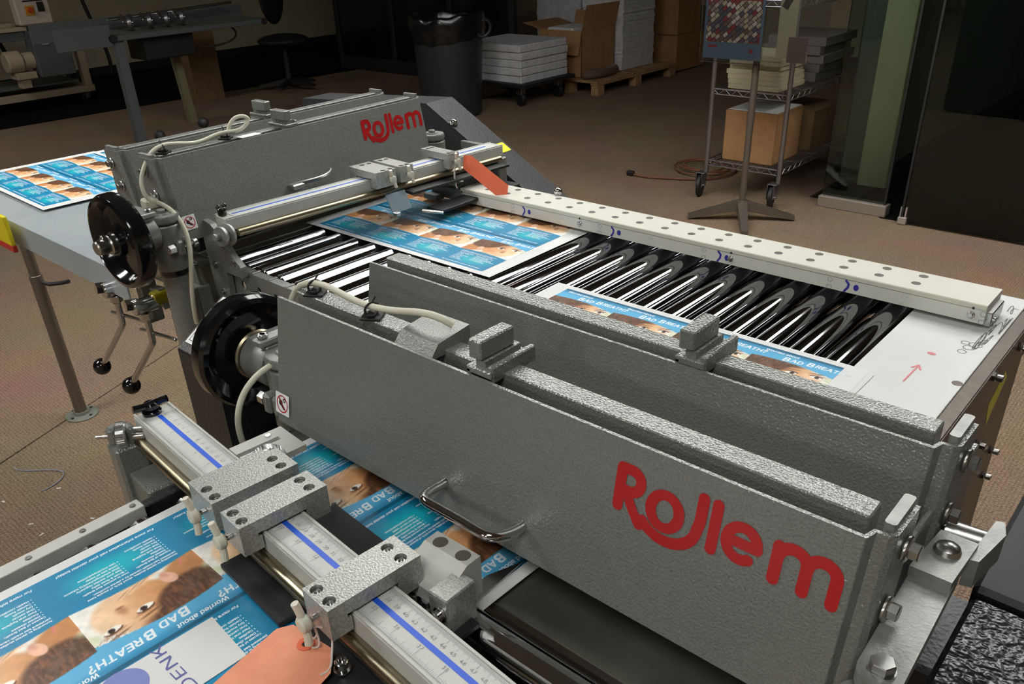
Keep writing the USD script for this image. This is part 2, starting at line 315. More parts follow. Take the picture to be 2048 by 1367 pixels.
# ================================================================== printed sheets
CW, CH = .1014, .1413
def card_colours(nx, ny):
    s, t = np.meshgrid(np.linspace(0, 1, nx), np.linspace(0, 1, ny), indexing='ij')
    P = np.stack([s * 6, t * 8, np.zeros_like(s)], -1)
    n1 = meshkit.fbm(P * 3, 3, 1); n2 = meshkit.fbm(P * np.array([9, 3, 1]), 3, 5); n3 = meshkit.fbm(P * 8, 2, 9)
    def lerp(a, b, w): w = np.clip(w, 0, 1)[..., None]; return np.asarray(a, float) * (1 - w) + np.asarray(b, float) * w
    def sm(x, a, b): z = np.clip((x - a) / (b - a), 0, 1); return z * z * (3 - 2 * z)
    def ell(cx, cy, rx, ry, rot=0, soft=.25):
        c, sn = math.cos(rot), math.sin(rot); X, Y = (s - cx), (t - cy) * CH / CW
        u, v = (c * X + sn * Y) / rx, (-sn * X + c * Y) / ry
        return 1 - sm(np.hypot(u, v), 1 - soft, 1 + soft)
    col = np.ones(s.shape + (3,)) * np.array([26, 130, 174.])
    col = lerp(col, (24, 174, 192), 1 - sm(np.hypot((s - .55) / .5, (t - .2) / .17), .2, 1.0))        # teal glow of the text field
    tb = .405 + .035 * np.sin(np.pi * (s * .9 + .05)); tt = .775 + .07 * np.sin(np.pi * (s * .75 + .2)) - .03
    ph = np.ones(s.shape + (3,)) * np.array([238, 236, 230.])
    ph = lerp(ph, (170, 190, 120), .6 * ell(.02, .66, .10, .10, 0, .6) + .4 * ell(.98, .70, .06, .05, 0, .8))
    ph = lerp(ph, (196, 136, 84), ell(.10, .50, .30, .14, .5))                                         # arm
    skin = lerp(np.ones(s.shape + (3,)) * np.array([214, 158, 108.]), (240, 205, 168), sm(s, .45, .85))
    skin = lerp(skin, (160, 96, 54), .8 * (1 - sm(s, .30, .50)) * sm(t, .45, .8))
    face = ell(.60, .62, .33, .27, -.25, .10)
    ph = ph * (1 - face[..., None]) + skin * face[..., None]
    ph = lerp(ph, (232, 196, 160), ell(.52, .44, .26, .07, .25, .3))                                   # hand over the mouth
    for k in range(3): ph = lerp(ph, (176, 116, 78), .7 * ell(.44 + .09 * k, .455 + .012 * k, .075, .006, .45, .6))
    hair = np.clip(ell(.24, .70, .26, .17, .3, .18) + ell(.12, .74, .2, .13, 0, .3) + ell(.40, .80, .22, .07, 0, .4), 0, 1) * (.8 + .2 * n3)
    ph = lerp(ph, np.stack([52 + 60 * n2, 32 + 40 * n2, 22 + 26 * n2], -1), hair)
    ph = lerp(ph, (150, 96, 58), hair * sm(n2 * .6 + n3 * .5, .52, .72) * .55)
    ph = lerp(ph, (236, 186, 160), ell(.285, .535, .055, .085, .35, .12)); ph = lerp(ph, (206, 140, 116), .5 * ell(.30, .50, .02, .05, .35, .7))   # finger tip
    ph = lerp(ph, (214, 120, 124), .7 * ell(.13, .455, .05, .012, 1.2, .5))
    ph = lerp(ph, (150, 92, 60), .55 * ell(.70, .60, .035, .05, .2, .8)); ph = lerp(ph, (120, 66, 44), .6 * ell(.705, .565, .03, .012, 0, .6))   # nose
    for ex, ey in ((.565, .665), (.835, .70)):
        ph = lerp(ph, (150, 94, 62), .6 * ell(ex, ey + .028, .085, .016, .12, .6)); ph = lerp(ph, (245, 240, 232), ell(ex, ey, .066, .030, .1, .12))
        ph = lerp(ph, (92, 54, 36), .9 * (ell(ex, ey + .008, .074, .034, .1, .1) - ell(ex, ey - .002, .07, .030, .1, .1)).clip(0, 1))
        ph = lerp(ph, (44, 26, 20), ell(ex + .012, ey + .002, .026, .028, 0, .15))
        ph = lerp(ph, (104, 66, 42), .7 * ell(ex - .01, ey + .062, .09, .012, .2, .5))
    curls = (np.abs(np.sin(26 * s + 9 * n1 * 4)) < .28) * ell(.90, .79, .13, .07, 0, .4)
    ph = lerp(ph, (146, 98, 46), .9 * curls)
    ph *= (.93 + .14 * n1)[..., None]
    inside = sm(t, tb - .004, tb + .004) * (1 - sm(t, tt - .004, tt + .004))
    col = col * (1 - inside[..., None]) + ph * inside[..., None]
    band = sm(t, tt - .004, tt + .004)
    col = lerp(col, lerp(np.ones(s.shape + (3,)) * np.array([92, 176, 220.]), (48, 138, 184), sm(t, .88, .965)), band)
    col = lerp(col, (16, 92, 124), sm(t, .965, .972))
    c = np.clip(col / 255, 0, 1); return np.where(c <= .04045, c / 12.92, ((c + .055) / 1.055) ** 2.4)
def card_mesh(nx, ny):
    s, t = np.meshgrid(np.linspace(0, CW, nx), np.linspace(0, CH, ny), indexing='ij')
    i, j = np.meshgrid(np.arange(nx - 1), np.arange(ny - 1), indexing='ij'); a = i * ny + j
    q = np.stack([a, a + ny, a + ny + 1, a + 1], -1).reshape(-1, 4)
    return np.c_[s.ravel(), t.ravel(), np.zeros(s.size)], np.vstack([q[:, [0, 1, 2]], q[:, [0, 2, 3]]])
def card_lettering():
    L = []
    def put(s, x, y, h, bold=False, sl=0.0):
        m, w = txt(s, h, bold, sl); m = m.copy(); m.apply_translation((x, y, 0)); L.append(m); return x + w
    put('Worried about', .008, .1308, .0046, True, .15)
    x = .0345
    for k, part in enumerate(('B', 'AD', ' B', 'REATH?')):
        big = k in (0, 2); x = put(part.strip(), x, .1168 + .0016 * k, .0098 if big else .0077, True, .12) + (.0035 if k == 1 else .0010)
    y = .0525
    for s in ('According to dental studies, about 85% of people have', 'persistent bad breath caused by a dental condition.'):
        put(s, .010, y, .0021, True); y -= .0034
    y -= .0016; ya = y
    put('Causes of Bad Breath:', .012, y, .0021, True); y -= .0036
    for s in ('Dental disease', 'Cavities', 'Poor oral hygiene', 'Oral cancer', 'Dry mouth', 'Certain foods', 'Health conditions'):
        put('\u2022 ' + s, .012, y, .0022, True); y -= .0040
    y = ya; put('How to prevent Bad Breath:', .048, y, .0021, True); y -= .0036
    for s in ('Brush & floss daily', 'See your dentist regularly', 'Stop smoking/chewing tobacco', 'Drink lots of water', 'Use mouthwash/rinse'):
        put('\u2022 ' + s, .048, y, .0022, True); y -= .0040
    put('For more information call your dentist today!', .008, .0050, .0029, True, .2)
    return cat_(L)
CV, CF = card_mesh(104, 142); CP = card_colours(104, 142).reshape(-1, 3); CL = card_lettering()
SW, SH = .4572, .3048
def make_sheet(label, base, rz, group=None):
    t = Thing('printed_sheet', label, 'printed sheet', base, rz, group)
    t.add('paper', cbox(-SW / 2, SW / 2, -SH / 2, SH / 2, 0, .0004, 0), PAPER, local=True)
    for c in range(4):
        for r in range(2):
            o = np.array([-2 * CW + c * CW, -CH + r * CH, .0006])
            p = t.add('printed_card', trimesh.Trimesh(CV + o, CF, process=False), PRINT, paint=CP, local=True)
            l = CL.copy(); l.apply_translation(o + (0, 0, .0001)); t.add('lettering', l, LETTER, parent=p, smooth=False, kind='stuff', local=True)
    return t
sheet = make_sheet('printed sheet of blue cards on the feed tray, reaching under the near ruler bar', (-.4855, .2085, frep(-.4500)), math.radians(-91.64))
copy(sheet, (-1.037, .987, frep(-.463)), math.radians(.6), 'printed sheet of blue cards on the rollers, tucked under the white guide')
copy(sheet, (-.4800, .7345, frep(-.4632)), math.radians(.6), 'printed sheet of blue cards coming out from behind the dark middle cover')
copy(sheet, (-2.083, .748, frep(-.4845)), math.radians(-1.0), 'printed sheet of blue cards at the corner of the grey delivery table')
copy(sheet, (-2.085, 1.020, frep(-.4868)), math.radians(.5), 'printed sheet on the delivery table, mostly hidden behind the far slitter')

# ================================================================== slitting machines
class Fr:
    """A machine's own axes: p along its rollers, q downstream, z up (world height)."""
    def __init__(s, o, ang): s.o = np.array([o[0], o[1], 0.0]); s.X = np.array([math.cos(ang), math.sin(ang), 0]); s.Y = np.array([-s.X[1], s.X[0], 0]); s.ang = ang
    def __call__(s, m): return place(m, s.o, s.X, s.Y, (0, 0, 1))
    def pt(s, p, q, z): return s.o + s.X * p + s.Y * q + np.array([0, 0, z])

L_C = .558                        # length of a roller cover
def logo():
    """The maker's rounded red lettering, in cover axes: x along the cover, y up."""
    w = .0088; o = (-.6530, -.300)
    S = []
    def st(pts, ww=w): S.append(ribbon([(x, y) for x, y in pts], ww))
    st([(-.2518, -.3200), (-.2518, -.3470)], .0082)                                              # R stem
    st([(-.2518, -.3190)] + arc(-.2440, -.3265, .0080, .0078, 95, -85, 14) + [(-.2475, -.3345)], .0078)
    st([(-.2475, -.3340), (-.2400, -.3460)] + [(-.2335, -.3545)] + arc(-.2135, -.3400, .0215, .0175, 215, 350, 20) + [(-.1905, -.3330), (-.1905, -.3170)], .0078)   # leg swoops under o and up
    S.append(Point(-.2160, -.3372).buffer(1).buffer(0) if False else affinity.scale(Point(-.2160, -.3372).buffer(1, 24), .0146, .0150).difference(affinity.scale(Point(-.2160, -.3372).buffer(1, 24), .0066, .0080)))
    st([(-.1805, -.3172), (-.1805, -.3478)], .0076)                                              # l
    st([(-.1712, -.3352), (-.1515, -.3352)] + arc(-.1615, -.3352, .0103, .0108, 0, 305, 30), .0072)   # e
    st([(-.1385, -.3258), (-.1385, -.3480)], .0078)
    st([(-.1385, -.3330)] + arc(-.1292, -.3325, .0090, .0082, 180, 0, 16) + [(-.1202, -.3480)], .0076)
    st([(-.1202, -.3330)] + arc(-.1112, -.3325, .0088, .0082, 180, 0, 16) + [(-.1024, -.3480)], .0076)
    return affinity.translate(unary_union(S), -o[0], -o[1])

def sticker(t, o, X, Y, parent):
    """White square sticker: red ring and bar round a black hand caught between rollers."""
    n = np.cross(X, Y)
    s = place(flat(sbox(0, 0, .0225, .0225).buffer(-.0015).buffer(.0015)), o + n * .0004, X, Y)
    p = t.add('warning_sticker', s, WHITE, parent=None, smooth=False, label='white hand-hazard sticker with a red ring')
    c = Point(.0112, .0112)
    t.add('red_ring', place(flat(unary_union([c.buffer(.0092).difference(c.buffer(.0080)), LineString([(.0052, .0174), (.0172, .0050)]).buffer(.0005)])), o + n * .0006, X, Y), RED, parent=p, smooth=False)
    hand = unary_union([Point(.0088, .0122).buffer(.0030), LineString([(.0068, .0160), (.0085, .0125)]).buffer(.0011), LineString([(.0100, .0105), (.0140, .0070)]).buffer(.0016), Point(.0145, .0158).buffer(.0022).difference(Point(.0145, .0158).buffer(.0009))])
    t.add('hand_symbol', place(flat(hand), o + n * .0005, X, Y), INK, parent=p, smooth=False)

def cover(t, F, zt, q0=0.0, with_logo=False, front_mat=HAM, h=.1265, left_jog=True):
    """Folded front plate with z-shaped ends, the channel behind it, and end bars."""
    jr = [(L_C, 0), (L_C + .0024, .0085), (L_C + .0095, .0092), (L_C + .0125, .0125), (L_C + .0130, .046)]
    jl = [(-x + L_C, y) for x, y in reversed(jr)]
    prof = LineString((jl if left_jog else [(0.0, 0)]) + jr).buffer(.0014, cap_style='flat', join_style='round', quad_segs=3)
    m = extrude(prof, h); v = m.vertices.copy(); v[:, 1] -= .0241 * (1 - v[:, 2] / h); v[:, 2] += zt - h; v[:, 1] += q0; m.vertices = v
    fp = t.add('cover_plate', F(m), front_mat, smooth=40)
    t.add('cover_channel', F(cat_([cbox(.004, L_C - .004, q0 + .0175, q0 + .0365, zt - .105, zt + .0005, .0010)])), HAM)
    for x in ((L_C + .0045, -.0115) if left_jog else (L_C + .0045,)):
        t.add('cover_end_bar', F(extrude(affinity.translate(sbox(0, 0, .0068, .034).buffer(-.0022).buffer(.0022), x, q0 + .0125), .10).apply_translation((0, 0, zt - .095))), CAST)
        s = 1 if x > 0 else -1; xe = (L_C + .0144) if s > 0 else -.0144
        for dz, q in ((-.02, .030), (-.055, .024)):
            a = np.array([xe, q0 + q - (.009 if dz < -.03 else 0), zt + dz])
            t.add('flange_bolt', F(cat_([cyl(a, a + (s * .003, 0, 0), .0085, 20), hexnut(a + (s * .003, 0, 0), a + (s * .009, 0, 0), .0055)])), STEEL)
    if with_logo:
        lg = flat(logo()); v = lg.vertices; w = np.c_[v[:, 0], np.zeros(len(v)), v[:, 1]]; w[:, 1] = q0 + .0241 / h * w[:, 2] - .0019; w[:, 2] += zt; lg = trimesh.Trimesh(w, lg.faces, process=False)
        if lg.face_normals[0][1] > 0: lg.invert()
        t.add('logo', F(lg), RED, parent=fp, smooth=False, label='red rounded maker lettering reading Rollem')
    return fp

def clip_block(t, F, p, q, z):
    """Small two-part lock block that rides on the cover channel."""
    t.add('lock_block', F(cat_([cbox(p - .013, p + .013, q - .004, q + .046, z, z + .006, .001), cbox(p - .013, p - .008, q - .004, q + .046, z - .012, z + .004, .001), cbox(p + .008, p + .0135, q - .002, q + .049, z - .004, z + .010, .001), cbox(p - .006, p + .004, q, q + .042, z + .005, z + .012, .0006),
                                cbox(p - .0115, p + .002, q - .002, q + .037, z + .012, z + .028, .0012)])), HAM)
def tie_mount(t, F, p, q, z, rot=.6):
    m = cat_([cbox(-.0095, .0095, -.0095, .0095, 0, .0022, .0006), cbox(-.004, .004, -.0075, .0075, .002, .0055, .001)])
    m.apply_transform(trimesh.transformations.rotation_matrix(rot, (0, 0, 1))); m.apply_translation((p, q, z))
    strap = tube([(p, q - .006, z + .004), (p - .001, q - .0055, z + .011), (p, q, z + .0135), (p + .001, q + .0055, z + .011), (p, q + .006, z + .004)], .0011, 6)
    tail = tube([(p, q + .001, z + .0135), (p + .001, q + .005, z + .0185)], .0009, 6)
    t.add('cable_tie', F(cat_([m, strap, tail])), RUBBER)

def post(t, F, p, q, zs, side=-1, wheel=True, R=.072, g=.055, pl=.062):
    """Split-collar column at the end of a machine, with the hub, shaft and black handwheel beside it."""
    b = np.array([p, q, 0])
    t.add('column', F(lathe([(0, .0), (.0215, .0), (.0215, .205), (.020, .208), (.018, .208), (.018, .215), (0, .215)], b + (0, 0, zs - .255), (0, 0, 1))), HAMF)
    t.add('column_ring', F(lathe([(.018, 0), (.0235, 0), (.0235, .008), (.018, .008)], b + (0, 0, zs - .046), (0, 0, 1))), BLACKGL)
    col = lathe([(0, 0), (.0245, 0), (.0258, .002), (.0258, .070), (.0245, .072), (0, .072)], b + (0, 0, zs - .038), (0, 0, 1))
    lug = cat_([cbox(p - .006, p + .006, q - .038, q - .020, zs - .012, zs + .012, .003), cbox(p + .009, p + .020, q - .036, q - .016, zs - .012, zs + .012, .003)])
    t.add('split_collar', F(cat_([col, lug])), HAMF)
    t.add('clamp_screw', F(cat_([cyl((p - .020, q - .030, zs), (p + .030, q - .030, zs), .0036, 14), hexnut((p - .019, q - .030, zs), (p - .008, q - .030, zs), .0072), cyl((p + .022, q - .030, zs), (p + .030, q - .030, zs), .0068, 18)])), STEEL)
    t.add('column_cap', F(cat_([lathe([(0, 0), (.0235, 0), (.0255, .003), (.0255, .009), (.0240, .012), (.013, .012), (.012, .014), (0, .014)], b + (0, 0, zs + .036), (0, 0, 1)), hexnut(b + (0, 0, zs + .050), b + (0, 0, zs + .055), .007)])), HAMF)
    if not wheel: return
    s = side; hz = zs + .025
    t.add('top_plate', F(cbox(p + s * .018, p + s * pl, q - .020, q + .048, zs + .052, zs + .060, .0015)), CAST)
    for dx, dq in ((.026, -.012), (pl - .008, -.010), (pl - .008, .036)):
        a = np.array([p + s * dx, q + dq, zs + .060]); t.add('plate_screw', F(cyl(a, a + (0, 0, .005), .005, 14)), STEEL)
    t.add('bearing_housing', F(cat_([cyl((p + s * .020, q, hz), (p + s * (g - .006), q, hz), .0265, 32, c=.003), cbox(p + s * .018, p + s * (g - .008), q - .014, q + .030, hz + .010, zs + .052, .002)])), CAST)
    t.add('bearing_ring', F(cyl((p + s * (g - .006), q, hz), (p + s * (g - .0005), q, hz), .029, 32, c=.002)), ROD)
    w0 = np.array([p + s * g, q, hz])
    pr = [(0, .0), (.022, .0), (.022, .006), (.028, .009), (R - .020, .009), (R - .013, .004), (R - .008, .001), (R - .003, .003), (R, .008), (R, .022), (R - .003, .028), (R - .009, .030), (R - .014, .026), (R - .020, .015), (.028, .015), (.021, .019), (.018, .028), (0, .028)]
    t.add('handwheel', F(lathe(pr, w0, (s, 0, 0), 72)), BLACKGL)
    t.add('wheel_shaft', F(cat_([cyl(w0 + (s * .026, 0, 0), w0 + (s * .038, 0, 0), .015, 28, c=.002), cyl(w0 + (s * .038, 0, 0), w0 + (s * .056, 0, 0), .0110, 24, c=.002), cyl(w0 + (s * .038, .0, .011), w0 + (s * .045, 0, .011), .006, 12)])), STEEL)

def ruler_bar(t, F, zt, L, blocks, numbers, plates):
    """Ruled cross bar with the clamp blocks that slide on it; F has u along the bar and v = 0 at its far edge."""
    W = .0375
    bar = t.add('ruler_bar', F(cat_([cbox(0, L, -W, 0, zt - .020, zt - .0006, .0012), cbox(.0, L, -W + .0005, -W + .0030, zt - .001, zt + .0008, .0004), cbox(.0, L, -.0030, -.0005, zt - .001, zt + .0008, .0004)])), ALU)
    t.add('ruler_scale', F(cbox(.016, L - .012, -W + .0045, -.0035, zt - .0008, zt - .0001, 0)), RULER, parent=bar)
    t.add('blue_stripe', F(place(flat(sbox(.0195, -.0210, L - .105 if numbers else L - .03, -.0166)), (0, 0, zt + .0001), (1, 0, 0), (0, 1, 0))), BLUE, parent=bar, smooth=False)
    if numbers:
        marks, tx = [], []
        for mm in range(0, int((L - .04) * 1000)):
            u = .0108 + mm * .001; ln = .0062 if mm % 10 == 0 else .0044 if mm % 5 == 0 else .0027
            marks.append(sbox(u - .00012, -.0038 - ln, u + .00012, -.0038))
        for k in range(0, int((L - .04) / .0254 * 16)):
            u = .0108 + k * .0254 / 16; ln = .0072 if k % 16 == 0 else .0052 if k % 8 == 0 else .0036 if k % 4 == 0 else .0024
            marks.append(sbox(u - .00012, -.0330, u + .00012, -.0330 + ln))
        mk = cat_([trimesh.Trimesh([(b.bounds[0], b.bounds[1], 0), (b.bounds[2], b.bounds[1], 0), (b.bounds[2], b.bounds[3], 0), (b.bounds[0], b.bounds[3], 0)], [(0, 1, 2), (0, 2, 3)], process=False) for b in marks])
        for n in range(1, 58):
            m, w = txt(str(n), .0030); m = m.copy(); m.apply_translation((.0108 + .01 * n - w / 2, -.0140, 0)); tx.append(m)
        for n in range(1, 23):
            m, w = txt(str(n), .0030); m = m.copy(); m.apply_translation((.0108 + .0254 * n - w / 2 - .0015, -.0252, 0)); tx.append(m)
        m, w = txt('S', .0055, True); m = m.copy(); m.apply_translation((.4945, -.0215, 0)); tx.append(m)
        for q_, mm_ in (('tick_marks', mk), ('ruler_numbers', cat_(tx))):
            t.add(q_, F(place(mm_, (0, 0, zt + .00012), (1, 0, 0), (0, 1, 0))), INKGREY, parent=bar, smooth=False, kind='stuff')
    t.add('slide_rod', F(cyl((.012, -W - .0035, zt - .024), (L - .012, -W - .0035, zt - .024), .0062, 20)), ROD)
    for u0, u1, v0, v1, zz in plates:
        t.add('sheet_plate', F(cbox(u0, u1, v0, v1, zz, zz + .005, .0006)), BLACKPLATE)
    import manifold3d as mf
    zb = zt + .015
    for i, (u0, u1) in enumerate(blocks):
        v0, v1 = -.0562, .0225
        body = mf.Manifold.cube((u1 - u0, v1 - v0, .0275)).translate((u0, v0, zb - .0275))
        body -= mf.Manifold.cube((u1 - u0 + .01, W + .003, .03)).translate((u0 - .005, -W - .0015, zb - .0125 - .03))
        body -= mf.Manifold.cube((u1 - u0 + .01, .006, .0035)).translate((u0 - .005, -W - .0045, zb - .0155))
        heads = []
        for v in (-.0495, .0108):
            for u in (u0 + .008, u1 - .008) if u1 - u0 < .04 else (u0 + .021, u1 - .008):
                body -= mf.Manifold.cylinder(.02, .0047, .0047, 32).translate((u, v, zb - .006))
                heads.append(lathe([(0, 0), (.0040, 0), (.0040, .0030), (.0034, .0036), (.0021, .0036), (.0019, .0018), (0, .0018)], (u, v, zb - .0062), (0, 0, 1), 20))
        mm_ = body.to_mesh(); bm = trimesh.Trimesh(mm_.vert_properties[:, :3], mm_.tri_verts, process=False)
        bp = t.add('clamp_block', F(bm), BRIGHT, smooth=20)
        for hh in heads: t.add('cap_screw', F(hh), STEEL, parent=bp)
        uc = (u0 + u1) / 2 + (.006 if u1 - u0 > .04 else 0); zc = zb - .014
        t.add('screw_pin', F(cyl((uc, v0, zc), (uc, v0 - .010, zc), .0022, 12)), CHROME, parent=bp)
        wing = cat_([cyl((uc, v0 - .0065, zc), (uc, v0 - .0145, zc), .0062, 24, c=.0015), tube([(uc - .001, v0 - .0105, zc + .003), (uc - .003, v0 - .0110, zc + .0095), (uc - .0045, v0 - .0122, zc + .0165)], .0029, 10, k=3), tube([(uc + .001, v0 - .0105, zc - .003), (uc + .003, v0 - .0110, zc - .0095), (uc + .0045, v0 - .0122, zc - .0155)], .0029, 10, k=3)])
        t.add('thumb_screw', F(wing), NYLON, parent=bp)

def knurled(t, F, c, axis, r, h):
    n = 36; ring = []
    prof = [(0, 0), (r - .001, 0), (r, .0012), (r, h - .0012), (r - .001, h), (r * .55, h), (r * .5, h - .0015), (0, h - .0015)]
    m = lathe(prof, (0, 0, 0), (0, 0, 1), 40)
    ridges = [cbox(r - .0004, r + .0007, -.0005, .0005, .0012, h - .0012, .0003).apply_transform(trimesh.transformations.rotation_matrix(2 * np.pi * k2 / n, (0, 0, 1))) for k2 in range(n)]
    m = cat_([m] + ridges); m.apply_transform(trimesh.geometry.align_vectors([0, 0, 1], np.array(axis, float))); m.apply_translation(c)
    t.add('knurled_knob', F(m), STEEL)

# ---------------------------------------------------------------- the near slitter (sheets run away from the camera's left foreground)
ZT1 = frep(-.30); ZS1 = frep(-.450)
A = Fr((-.653, .3867), 0.0)
s1 = Thing('slitting_machine', 'nearest grey slitting machine, its cover carrying the big red maker lettering', 'slitting machine', (-.375, .45, 0))
fp1 = cover(s1, A, ZT1, 0, True, left_jog=False)
cover(s1, A, ZT1, .1135, False, left_jog=False)
sticker(s1, A.pt(-.0030, -.1170 * .1913 - .0022, ZT1 - .1170), np.array([1., 0, 0]), np.array([0, .187, .982]), None)
hd = tube([(-.4157, .368, frep(-.3985)), (-.4140, .345, frep(-.396)), (-.4085, .3365, frep(-.394)), (-.395, .3350, frep(-.394)), (-.350, .3350, frep(-.3945)), (-.338, .3365, frep(-.395)), (-.3325, .345, frep(-.397)), (-.3307, .368, frep(-.400))], .0042, 14)
s1.add('cover_handle', hd, CHROME)
ID = Fr((0, 0), 0)
clip_block(s1, ID, -.392, .3930, ZT1); clip_block(s1, ID, -.392 + .118, .5040, ZT1)
tie_mount(s1, ID, -.628, .412, ZT1 + .0005); tie_mount(s1, ID, -.542, .410, ZT1 + .0005)
hp = [(-.487, .4030), (-.446, .4030)]
s1.add('sensor_housing', hull([(x_, y_, ZT1 + z_) for x_, e_ in ((-.4890, 0), (-.4435, 0)) for y_, z_ in ((.3870, -.003), (.4340, -.004), (.3970, .0085), (.4335, .0125))]), HAMF, smooth=10)
s1.add('sensor_cable', tube([(-.447, .418, ZT1 + .0165), (-.456, .413, ZT1 + .022), (-.50, .410, ZT1 + .0175), (-.547, .410, ZT1 + .0105), (-.575, .411, ZT1 + .0105), (-.602, .412, ZT1 + .0125), (-.631, .412, ZT1 + .0105), (-.652, .410, ZT1 + .002), (-.668, .406, ZT1 - .022), (-.672, .402, ZT1 - .06)], .0031, 12), CREAM)
s1.add('sensor_cable', tube([(-.678, .420, frep(-.370)), (-.690, .400, frep(-.384)), (-.700, .374, frep(-.396)), (-.700, .350, frep(-.415)), (-.700, .341, frep(-.440)), (-.702, .343, frep(-.470)), (-.706, .350, frep(-.52)), (-.71, .37, frep(-.60))], .0034, 12), CREAM)
post(s1, A, -.0450, .0255, frep(-.431), -1, True, .0655, .066, .034)
# feed tray in front of the rollers
tray_rail = cat_([cbox(-.6735, -.6580, -.20, .215, frep(-.462), frep(-.4485), .0006), cbox(-.6735, -.6700, -.20, .215, frep(-.53), frep(-.462), 0)])
s1.add('tray_rail', tray_rail, ALU)
s1.add('tray_rail', cat_([cbox(-.205, -.1895, -.20, .215, frep(-.462), frep(-.4485), .0006)]), CAST)
s1.add('tray_rail', cbox(-.6720, -.6600, .213, .300, frep(-.475), frep(-.452), .001), BLACKPT, label='black end of the tray rail')
for k in range(-4, 4):
    y = .1145 + .0455 * k
    s1.add('tray_roller', cyl((-.6525, y, frep(-.4715)), (-.212, y, frep(-.4715)), .0172, 40, c=.001), CHROME)
    s1.add('tray_screw', lathe([(0, 0), (.0030, 0), (.0026, .0009), (.0014, .0009), (.0012, .0002), (0, .0002)], (-.6657, y + .002, frep(-.4485)), (0, 0, 1), 16), STEEL)
s1.add('tray_floor', cbox(-.657, -.206, -.20, .30, frep(-.520), frep(-.512), 0), BLACKPT)
s1.add('bed_plate', cbox(-.668, -.125, .3330, .50, frep(-.466), frep(-.456), .0008), PLATE)
s1.add('feed_roller', cat_([cyl((-.338, .3075, frep(-.463)), (-.17, .3075, frep(-.463)), .0165, 48, c=.003), cyl((-.645, .312, frep(-.474)), (-.34, .312, frep(-.474)), .0165, 40)]), CHROME)
s1.add('pressure_roller', cyl((-.63, .405, frep(-.425)), (-.12, .405, frep(-.425)), .022, 40), RUBBER)
# ruled cross bar in front, a few degrees out of square as it stands in the photo
B1 = Fr((-.7469, .2973), math.radians(-4.63))
ruler_bar(s1, B1, frep(-.409), .62, [(.1725, .2160), (.2305, .2610), (.3525, .3845)], True, [(.229, .322, -.066, .044, frep(-.4465)), (.3365, .428, -.074, .038, frep(-.4465))])
zr = frep(-.409)
s1.add('bar_bracket', B1(cat_([cbox(-.013, .013, -.066, -.036, frep(-.515), zr - .024, .003), cbox(-.012, .0, -.064, -.050, zr - .026, zr - .006, .003), cbox(-.004, .011, -.050, -.041, zr - .026, zr - .006, .002), cbox(.012, .060, -.060, -.004, frep(-.52), zr - .052, .002), cbox(-.010, .006, -.040, .0, frep(-.52), zr - .020, .002)])), HAM)
knurled(s1, B1, (.0005, -.0565, zr - .014), (0.5, .86, 0), .0125, .010)
s1.add('bracket_pin', B1(cat_([cyl((-.016, -.072, zr - .017), (.0, -.058, zr - .015), .0018, 10), cyl((.006, -.046, zr - .010), (.020, -.034, zr - .008), .0022, 10), cyl((.010, -.045, zr - .016), (.020, -.036, zr - .015), .0042, 14)])), STEEL)
s1.add('wing_knob', B1(cat_([cyl((.0095, -.0215, zr - .002), (.0095, -.0215, zr + .004), .0095, 24), cyl((.0095, -.0215, zr + .004), (.0095, -.0215, zr + .012), .0075, 24, c=.002), tube([(.0095, -.0215, zr + .009), (.0100, -.031, zr + .0095), (.0095, -.0385, zr + .0105)], .0038, 10), tube([(.0095, -.0215, zr + .009), (.0105, -.0125, zr + .010), (.0135, -.0055, zr + .0115)], .0038, 10)])), BLACKGL)
slot = extrude(sbox(.1295, 0, .1755, .0530).difference(sbox(.144, -.001, .150, .0420)), .006); slot.apply_translation((0, 0, zr - .0045))
s1.add('slotted_plate', B1(slot), ALU)
knurled(s1, B1, (.1690, .0185, zr + .001), (.92, -.38, 0), .0150, .0105)
s1.add('plate_dowel', B1(cat_([cyl((.136, .036, zr + .0015), (.136, .036, zr + .0023), .0030, 16), cyl((.2165, .0150, zr + .004), (.2305, .0150, zr + .004), .0036, 16)])), STEEL)
for u, v, zz in ((.3937, -.0575, -.4395), (.3900, .0205, -.4395), (.3770, .0185, -.4400)):
    s1.add('plate_screw', B1(cat_([lathe([(0, 0), (.0062, 0), (.0062, .0012), (0, .0012)], (u, v, frep(zz)), (0, 0, 1), 24), lathe([(0, 0), (.0048, 0), (.0048, .0062), (.0042, .0070), (.0026, .0070), (.0024, .0040), (0, .0040)], (u, v, frep(zz) + .0012), (0, 0, 1), 24)])), CHROME)
s1.add('stop_bracket', cat_([cbox(-.345, -.3255, .2780, .3075, frep(-.446), frep(-.410), .0010)]), BRIGHT)
s1.add('bracket_screw', cat_([cyl((-.3330, .2780, frep(-.4255)), (-.3330, .2762, frep(-.4255)), .0065, 24), lathe([(0, 0), (.0048, 0), (.0048, .004), (.004, .005), (.0026, .005), (.0024, .003), (0, .003)], (-.3330, .2762, frep(-.4255)), (0, -1, 0), 24)]), CHROME)
